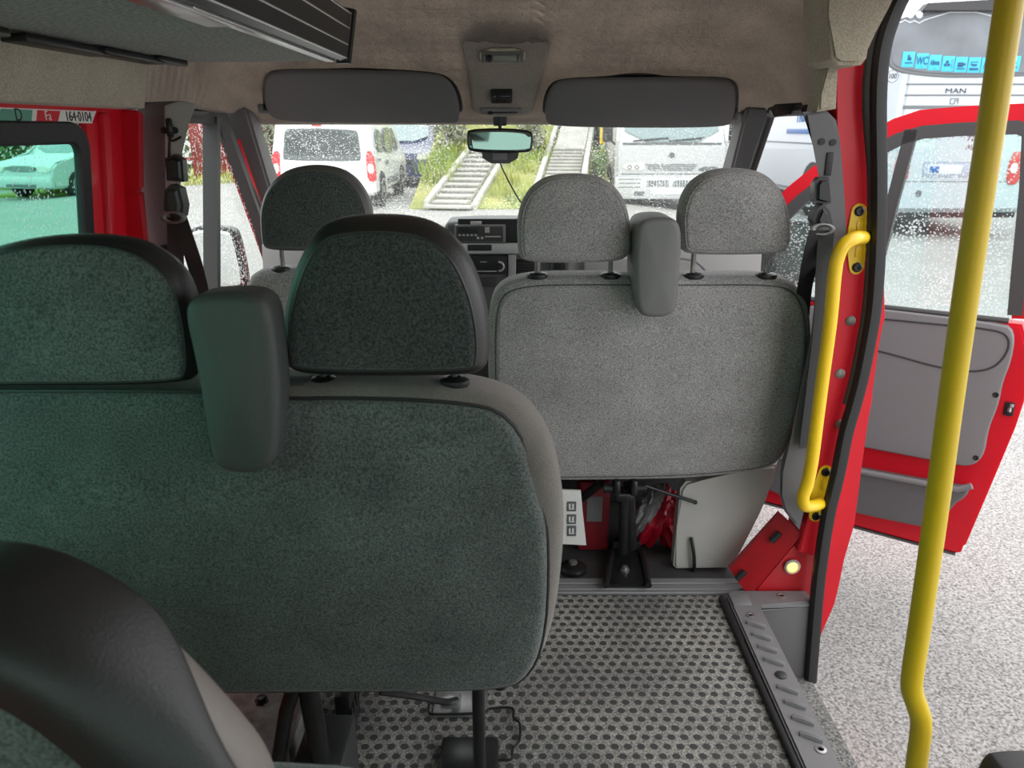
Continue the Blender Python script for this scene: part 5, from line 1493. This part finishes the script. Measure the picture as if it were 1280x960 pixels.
# pale outline drawn on the back window, and three round lamps behind it
bm = B(); ln = [(1120, 30), (1121, 24), (1126, 28), (1132, 25), (1138, 28), (1144, 26), (1150, 29), (1156, 25), (1172, 20), (1188, 15), (1222, 15), (1250, 22)]
q = [rb(*p) for p in ln]; tube(bm, [Vector((x, -0.035 + max(0, z - 2.6) * 0.07, z)) for x, z in q], 0.008, 6)
new('window_line', bm, 'plate_white', bs, local=True)
for px in (1128, 1139, 1150):
    x, z = rb(px, 18.3); bm = B(); lathe(bm, [(0.055, 0), (0.045, 0.012), (0.001, 0.016)], (x, -0.048 + max(0, z - 2.6) * 0.07, z), (0, -1, 0), 20)
    new('round_lamp', bm, 'plate_white', bs, local=True)
Mt = Matrix(((1, 0, 0, 0), (0, 0, -1, 0), (0, 1, 0, 0), (0, 0, 0, 1)))
def btext(s, px, py, size, mname, par, d=-0.04, sx=1.0, bold=0.0):
    x, z = rb(px, py); bm = text(s, size, 0.003, bold, sx); bm.transform(Matrix.Translation((x, d + max(0, z - 2.6) * 0.07, z)) @ Mt)
    return new('lettering', bm, mname, par, local=True)
def bbar(bm, x, z, w, h, d=-0.047): box(bm, (x, d + max(0, z - 2.6) * 0.07, z), (w, 0.006, h), 0.001)
cx0 = [1134.5, 1151.5, 1167.5, 1184, 1200, 1216.5, 1233, 1249.5, 1266]
cy0 = [74.5, 76.5, 78.5, 80, 81, 81.5, 81.8, 81.3, 80]
words = ['', 'WC', 'klima', '', '', '', 'ABS', '', '']
for k in range(9):
    x, z = rb(cx0[k], cy0[k])
    hw, hh = 0.098, 0.115
    s_ = new('sticker', bx((x, -0.036 + max(0, z - 2.6) * 0.07, z), (2 * hw, 0.012, 2 * hh), 0.005), 'sticker_blue', bs, local=True)
    if words[k]: btext(words[k], cx0[k], cy0[k], {'WC': 0.17, 'ABS': 0.15, 'klima': 0.11}[words[k]], 'sticker_ink', s_, -0.046, {'WC': 0.62, 'ABS': 0.52, 'klima': 0.62}[words[k]], 0.0015)
    bm = B()
    if k == 0: bbar(bm, x + 0.01, z - 0.05, 0.12, 0.015); bbar(bm, x, z + 0.03, 0.03, 0.08); bbar(bm, x + 0.03, z + 0.01, 0.03, 0.05)
    elif k == 3:
        for an in range(3):
            aa = R(90 + 120 * an); box(bm, (x - 0.02 + 0.03 * math.cos(aa), -0.047 + max(0, z - 2.6) * 0.07, z + 0.03 * math.sin(aa)), (0.04, 0.006, 0.04), 0.001)
        for j in range(4): bbar(bm, x + 0.06, z - 0.05 + 0.035 * j, 0.035, 0.008)
    elif k == 4: bbar(bm, x - 0.01, z, 0.09, 0.07); bbar(bm, x + 0.055, z + 0.005, 0.03, 0.03); bbar(bm, x, z - 0.06, 0.13, 0.014)
    elif k == 5: bbar(bm, x, z - 0.06, 0.14, 0.03); bbar(bm, x, z + 0.045, 0.12, 0.012); bbar(bm, x, z, 0.08, 0.03); bbar(bm, x - 0.055, z + 0.02, 0.012, 0.05)
    elif k in (7, 8): bbar(bm, x, z - 0.05, 0.12, 0.014); bbar(bm, x, z + 0.01, 0.08, 0.014)
    else: bbar(bm, x, z - 0.085, 0.03, 0.004)
    new('pictogram', bm, 'sticker_ink', s_, local=True)
x, z = rb(1115.5, 95.5); bm = B(); torus(bm, (x, -0.008, z), 0.092, 0.006, 'Y', 32, 6); new('speed_ring', bm, 'trim_mid', bs, local=True)
btext('100', 1115.5, 95.5, 0.11, 'trim_black', bs, -0.004, 0.8, 0.002)
btext('MAN', 1194.5, 113.8, 0.105, 'trim_black', bs, -0.006, 1.5)
x, z = rb(1192, 126.5); bm = B()
for c_, s_ in (((x - 0.055, z), (0.012, 0.08)), ((x + 0.01, z + 0.04), (0.14, 0.012)), ((x - 0.02, z - 0.04), (0.07, 0.012)), ((x + 0.015, z - 0.01), (0.012, 0.05)), ((x + 0.04, z + 0.012), (0.05, 0.012)), ((x + 0.07, z), (0.012, 0.08))):
    bbar(bm, c_[0], c_[1], s_[0], s_[1], -0.006)
new('emblem', bm, 'trim_mid', bs, local=True)
for py, th in ((105.3, 0.026), (119, 0.026), (134, 0.055)):
    x, z = rb(1195, py); new('panel_line', bx((0, -0.001, z), (2.3, 0.012, th), 0.004), 'trim_mid', bs, local=True)
x, z = rb(1195, 227); new('panel_line', bx((0, -0.001, z), (2.2, 0.010, 0.012), 0.003), 'trim_mid', bs, local=True)
x, z = rb(1176, 212); new('plate_recess', bx((x + 0.10, -0.001, z), (0.80, 0.012, 0.24), 0.02), 'bus_silver', bs, local=True)
new('number_plate', bx((x + 0.06, -0.012, z), (0.56, 0.02, 0.15), 0.01), 'plate_white', bs, local=True)
new('plate_band', bx((x - 0.12, -0.020, z), (0.16, 0.012, 0.11), 0.004), 'letter_blue', bs, local=True)
x, z = rb(1148, 242); bm = B(); lathe(bm, [(0.055, 0), (0.05, 0.01), (0.02, 0.012), (0.001, 0.016)], (x, 0.0, z), (0, -1, 0), 20); new('round_badge', bm, 'trim_mid', bs, local=True)
for px in (1127, 1268):
    x, z = rb(px, 210)
    lampb = new('tail_lamp', rpad([(x - 0.12, z - 0.27), (x + 0.12, z - 0.27), (x + 0.13, z + 0.2), (x + 0.05, z + 0.27), (x - 0.10, z + 0.25)], 0.06, rf_(-0.03), 0.02), 'tail_red', bs, local=True)
    new('white_lens', rpad([(x - 0.08, z - 0.08), (x + 0.03, z - 0.08), (x + 0.03, z + 0.08), (x - 0.08, z + 0.08)], 0.02, rf_(-0.04), 0.005), 'tail_white', lampb, local=True)
btext('7232', 1218, 173, 0.12, 'trim_black', bs, -0.004, 1.0)
btext('A811', 1217, 184, 0.12, 'trim_black', bs, -0.004, 1.0)
for s in (-1, 1):
    bm = B(); box(bm, (s * 0.72, 2.1, 0.36), (0.30, 0.05, 0.42), 0.02); box(bm, (s * 0.62, 2.0, 0.52), (0.20, 0.06, 0.44), 0.02)
    new('mud_flap', bm, 'tail_red' if s < 0 else 'tyre', bs, local=True)
    for y in (3.35, 9.0):
        wheel(bs, s * 0.98, y, 0.50, 0.27, s)
        bm = B(); lp_ = [Vector((s * 1.228, y + 0.62 * math.cos(R(180 * k / 16)), 0.50 + 0.62 * math.sin(R(180 * k / 16)))) for k in range(17)]
        lp_ += [Vector((s * 1.228, y - 0.62, 0.42)), Vector((s * 1.228, y + 0.62, 0.42))]
        prism(bm, lp_, (s * 0.012, 0, 0)); new('wheel_arch', bm, 'trim_black', bs, local=True)
new('underside', bx((0, 5.6, 0.40), (2.2, 11.0, 0.14), 0.02), 'trim_black', bs, local=True)
sdm = Matrix(((0, 0, -1, -1.236), (-1, 0, 0, 0), (0, 1, 0, 0), (0, 0, 0, 1)))
bm = text('TRAVEL', 0.34, 0.004, 0.006); bm.transform(Matrix.Translation((0, 4.1, 2.02)) @ sdm); new('lettering', bm, 'letter_blue', bs, local=True)
new('blue_stripe', bx((-1.235, 3.9, 1.72), (0.012, 2.6, 0.10), 0.002), 'letter_blue', bs, local=True)
new('side_line', bx((-1.232, 5.6, 1.48), (0.012, 11.0, 0.025), 0.002), 'trim_mid', bs, local=True)
for k in range(5): new('side_window', bx((-1.20, 1.6 + k * 1.95, 2.75), (0.05, 1.75, 1.05), 0.01), 'bus_glass', bs, local=True)

# ---- silver car on the left ----
M = T(-12.35, 20.0, None, -12)
sv = thing('car', 'silver car facing us on wet ground, seen through the green tinted side window', 'car', matrix=M)
pr_ = [(0.05, 0.28), (0.0, 0.50), (0.04, 0.78), (0.25, 0.92), (1.25, 1.08), (1.95, 1.62), (2.4, 1.72), (4.0, 1.68), (4.4, 1.05), (4.45, 0.3)]
new('body', car_body(pr_, 1.78, 1.0, 0.13), 'car_silver', sv, local=True)
new('windscreen', rpad([(-0.72, 1.12), (0.72, 1.12), (0.64, 1.56), (-0.64, 1.56)], 0.03, lambda u, v, w: Vector((u, 1.27 + (v - 1.08) * 1.296 - 0.03 + w, v))), 'truck_glass', sv, local=True)
gr_ = new('grille', rpad([(-0.42, 0.70), (0.42, 0.70), (0.46, 0.84), (-0.46, 0.84)], 0.06, fr_(-0.03)), 'trim_mid', sv, local=True)
for k in range(3): new('grille_slat', bx((0, -0.035, 0.73 + 0.04 * k), (0.82, 0.015, 0.012), 0.003), 'car_silver', gr_, local=True)
for s in (-1, 1):
    new('headlamp', rpad([(s * 0.50, 0.68), (s * 0.86, 0.68), (s * 0.86, 0.84), (s * 0.50, 0.85)], 0.08, fr_(-0.02)), 'tail_white', sv, local=True)
    for y in (0.85, 3.5): wheel(sv, s * 0.72, y, 0.34, 0.20, s)
    new('wing_mirror', bx((s * 1.0, 1.5, 1.12), (0.18, 0.10, 0.14), 0.03), 'car_silver', sv, local=True)
bm = B(); box(bm, (0, 0.0, 0.45), (1.80, 0.14, 0.30), 0.05); new('bumper', bm, 'car_silver', sv, local=True)
new('lower_intake', bx((0, -0.06, 0.36), (0.9, 0.03, 0.07), 0.01), 'trim_mid', sv, local=True)
new('number_plate', bx((0.05, -0.075, 0.50), (0.52, 0.02, 0.13), 0.005), 'plate_white', sv, local=True)

# ---- grassy bank, steps, fence, bushes ----
def bank(name, x0, x1, y0, y1, zf, m, nx_=14, ny_=14, amp=0.05):
    rnd = random.Random(5); bm = B(); vs = []
    for j in range(ny_ + 1):
        row = []
        for i in range(nx_ + 1):
            x = x0 + (x1 - x0) * i / nx_; y = y0 + (y1 - y0) * j / ny_
            e = 0 if i in (0, nx_) or j in (0,) else rnd.uniform(-amp, amp)
            row.append(bm.verts.new((x, y, zf(x, y) + e)))
        vs.append(row)
    top = [[v for v in r] for r in vs]
    for a, b_ in zip(vs, vs[1:]):
        for i in range(nx_): bm.faces.new((a[i], a[i + 1], b_[i + 1], b_[i]))
    bd = [vs[0][i] for i in range(nx_ + 1)] + [vs[j][nx_] for j in range(1, ny_ + 1)] + [vs[ny_][i] for i in range(nx_ - 1, -1, -1)] + [vs[j][0] for j in range(ny_ - 1, 0, -1)]
    lo = [bm.verts.new((v.co.x, v.co.y, ground_z(v.co.x, v.co.y) - 0.06)) for v in bd]
    for i in range(len(bd)): bm.faces.new((bd[i], lo[i], lo[(i + 1) % len(bd)], bd[(i + 1) % len(bd)]))
    bm.faces.new(lo)
    o = new(name, bm, m); o['kind'] = 'structure'; return o
bankz = lambda x, y: ground_z(x, y) + 0.02 + max(0, y - 13.7) * 0.22
bank('hill', -1.78, 1.90, 13.6, 26.0, bankz, 'grass_earth')
flat = lambda x, y: ground_z(x, y) + 0.08
bank('lawn', -14.0, -4.2, 21.0, 40.0, flat, 'grass_earth', amp=0.03)
bank('lawn', -24.0, -14.2, 24.0, 40.0, flat, 'grass_earth', amp=0.03)
def blades(name, spots, m, h=(0.15, 0.40)):
    rnd = random.Random(3); bm = B()
    for (x, y, z, n, rad) in spots:
        for _ in range(n):
            px, py = x + rnd.gauss(0, rad), y + rnd.gauss(0, rad); a = rnd.uniform(0, 6.28); l = rnd.uniform(*h); w = 0.022
            zz = z(px, py) - 0.02; dx, dy = math.cos(a), math.sin(a); b_ = rnd.uniform(0.1, 0.5) * l
            v = [bm.verts.new((px - dy * w, py + dx * w, zz)), bm.verts.new((px + dy * w, py - dx * w, zz)), bm.verts.new((px + dx * b_, py + dy * b_, zz + l))]
            bm.faces.new(v)
    o = new(name, bm, m, smooth=False); o['kind'] = 'stuff'; tag(o, 'tufts of yellow-green grass at the foot of the bank beyond the windscreen', 'grass'); return o
rnd = random.Random(11)
sps = []
for _ in range(60):
    x = rnd.uniform(-1.7, 1.8); y = rnd.uniform(13.8, 18.5)
    xc1 = -1.08 + (y - 13.3) * 0.155; xc2 = 0.8 + (y - 14) * 0.133
    if abs(x - xc1) < 0.55 or abs(x - xc2) < 0.55 or abs(x) > 1.6: continue
    sps.append((x, y, bankz, 60, 0.14))
blades('grass', sps, 'grass_blade')
o = blades('grass', [(rnd.uniform(-13, -5), rnd.uniform(21.2, 24), flat, 40, 0.35) for _ in range(40)], 'grass_blade', (0.10, 0.3))
o['label'] = 'strip of bright grass in front of the red plank fence'

def steps_thing(label, p0, p1, w, n, walls, ramp=0.0):
    p0, p1 = Vector(p0), Vector(p1); t = thing('steps', label, 'steps', p0)
    d = p1 - p0; h = Vector((d.x, d.y, 0)).normalized(); s = Vector((h.y, -h.x, 0))
    m_ = n
    for k in range(n):
        a = p0 + d * ((1 - ramp) * k / n); b_ = p0 + d * ((1 - ramp) * (k + 1) / n)
        zt_ = b_.z + 0.02
        bm = B()
        prism(bm, [Vector((*(a + s * w / 2).xy, zt_)), Vector((*(a - s * w / 2).xy, zt_)), Vector((*(b_ - s * w / 2 + h * 0.03).xy, zt_)), Vector((*(b_ + s * w / 2 + h * 0.03).xy, zt_))], (0, 0, -(d.z / n + 0.03)))
        new('step', bm, 'concrete', t)
        bm = B(); c_ = a - h * 0.004; prism(bm, [Vector((*(c_ + s * w / 2).xy, zt_ - 0.03)), Vector((*(c_ - s * w / 2).xy, zt_ - 0.03)), Vector((*(c_ - s * w / 2).xy, zt_ - d.z / n - 0.02)), Vector((*(c_ + s * w / 2).xy, zt_ - d.z / n - 0.02))], -h * 0.006)
        new('riser', bm, 'stone_dark', t)
    if ramp:
        a = p0 + d * (1 - ramp)
        bm = B(); prism(bm, [a + s * w / 2 + Vector((0, 0, .02)), a - s * w / 2 + Vector((0, 0, .02)), p1 - s * w / 2 + Vector((0, 0, .02)), p1 + s * w / 2 + Vector((0, 0, .02))], (0, 0, -0.12)); new('ramp', bm, 'stone_dark' if False else 'concrete', t)
    for sg, hh in walls:
        o_ = s * sg * (w / 2 + 0.06)
        bm = B(); prism(bm, [p0 + o_ + Vector((0, 0, -.05)), p1 + o_ + Vector((0, 0, -.05)), p1 + o_ + Vector((0, 0, hh)), p0 + o_ + Vector((0, 0, hh))], s * sg * 0.10, 0.01); new('side_wall', bm, 'concrete', t)
    bm = B(); a = p0 - h * 0.25; prism(bm, [a + s * (w / 2 + .1), a - s * (w / 2 + .1), p0 - s * (w / 2 + .1), p0 + s * (w / 2 + .1)], (0, 0, 0.04)); new('bottom_slab', bm, 'concrete', t)
    return t
steps_thing('flight of pale concrete steps rising up the grassy bank below the rear-view mirror', (-1.08, 13.6, 0.04), (-0.35, 18.2, 1.10), 0.62, 14, ((-1, 0.10), (1, 0.05)))
steps_thing('flight of steps turning into a walled ramp, to the side of the white truck', (0.80, 14.0, 0.12), (1.62, 20.2, 1.56), 0.66, 14, ((1, 0.30), (-1, 0.08)), 0.45)

yp = thing('post', 'yellow square post standing beside the walled ramp', 'post', (1.86, 16.6, ground_z(1.86, 16.6)))
bm = B(); box(bm, (1.86, 16.6, ground_z(1.86, 16.6) + 1.2), (0.10, 0.10, 2.4), 0.01); new('shaft', bm, 'yellow_paint', yp)
bm = B(); box(bm, (1.86, 16.6, ground_z(1.86, 16.6) + 0.03), (0.22, 0.22, 0.06), 0.01); new('base_plate', bm, 'yellow_paint', yp)

fe = thing('fence', 'tall weathered dark red plank fence behind a grass strip', 'fence', (-9.0, 22.9, 0.0))
bm = B(); rnd = random.Random(2); x = -12.5
while x < -6.6:
    w = rnd.uniform(0.12, 0.17)
    if not (-9.55 < x < -9.25): box(bm, (x, 22.9 + rnd.uniform(-.02, .02), ground_z(x, 22.9) + 1.15 + rnd.uniform(-.06, .06)), (w, 0.03, 2.3), 0.004)
    x += w + rnd.uniform(0.005, 0.03)
new('planks', bm, 'fence_red', fe)
for z in (0.5, 1.8):
    bm = B(); box(bm, (-9.6, 22.96, z), (6.0, 0.05, 0.09), 0.004); new('rail', bm, 'fence_red', fe)

def bush(label, c, rx, ry, rz, n, m, leaf=0.10, seed=1, group=None):
    r_ = random.Random(seed)
    t = thing('bush', label, 'bush', c, group)
    bm = B()
    for _ in range(n):
        while True:
            p = Vector((r_.uniform(-1, 1), r_.uniform(-1, 1), r_.uniform(-1, 1)))
            if 0.25 < p.length < 1: break
        p = Vector((p.x * rx, p.y * ry, p.z * rz + rz)); p *= 1 + 0.2 * math.sin(5 * p.x + 3 * p.z + seed)
        q = Matrix.Rotation(r_.uniform(0, 6.28), 3, 'Z') @ Matrix.Rotation(r_.uniform(-1.2, 1.2), 3, 'X')
        s = leaf * r_.uniform(0.6, 1.4)
        vs = [bm.verts.new(Vector(c) + p + q @ Vector(v)) for v in ((-s * .5, 0, 0), (0, -s, 0), (s * .5, 0, 0), (0, s, 0.0))]
        bm.faces.new(vs)
    new('foliage', bm, m, t, smooth=False)
    bm = B()
    for k in range(5):
        a = R(72 * k); tube(bm, [Vector(c), Vector(c) + Vector((rx * .3 * math.cos(a), ry * .3 * math.sin(a), rz * .9)), Vector(c) + Vector((rx * .6 * math.cos(a), ry * .6 * math.sin(a), rz * 1.5))], [0.03, 0.02, 0.008], 6)
    new('stem', bm, 'bark', t)
    return t
G_ = 'shrubs on the bank'
bush('pale rain-blurred shrub on the bank above the dark blue car', (-1.35, 17.5, bankz(-1.35, 17.5)), 0.50, 0.6, 0.75, 900, 'leaf_pale', 0.07, 1, G_)
bush('pale shrub at the top of the concrete steps', (-0.9, 20.5, bankz(-0.9, 20.5)), 0.8, 0.8, 0.9, 1100, 'leaf_pale', 0.08, 2, G_)
bush('small grey-green shrub between the two flights of steps', (0.42, 17.3, bankz(0.42, 17.3)), 0.36, 0.6, 0.42, 700, 'leaf_pale', 0.06, 3, G_)
bush('tall shrub high on the bank between the two flights of steps', (0.45, 21.5, bankz(0.45, 21.5)), 0.7, 0.7, 0.7, 900, 'leaf_pale', 0.08, 4, G_)
bush('bright green shrub beside the yellow post', (1.70, 15.6, bankz(1.70, 15.6) - 0.05), 0.16, 0.4, 0.30, 500, 'leaf_green', 0.05, 5, G_)
bush('wide green bush behind the silver car', (-10.9, 24.6, flat(-10.9, 24.6)), 1.5, 1.0, 1.1, 1500, 'leaf_green', 0.13, 6, 'bushes behind the lawn')
bush('taller green bush beside the end of the red fence', (-15.2, 26.0, flat(-15.2, 26.0)), 2.4, 1.4, 1.8, 2200, 'leaf_green', 0.15, 7, 'bushes behind the lawn')
bush('pale bush behind the white van near the windscreen pillar', (-6.3, 21.9, flat(-6.3, 21.9)), 0.8, 0.8, 1.2, 1200, 'leaf_pale', 0.10, 8, 'bushes behind the lawn')
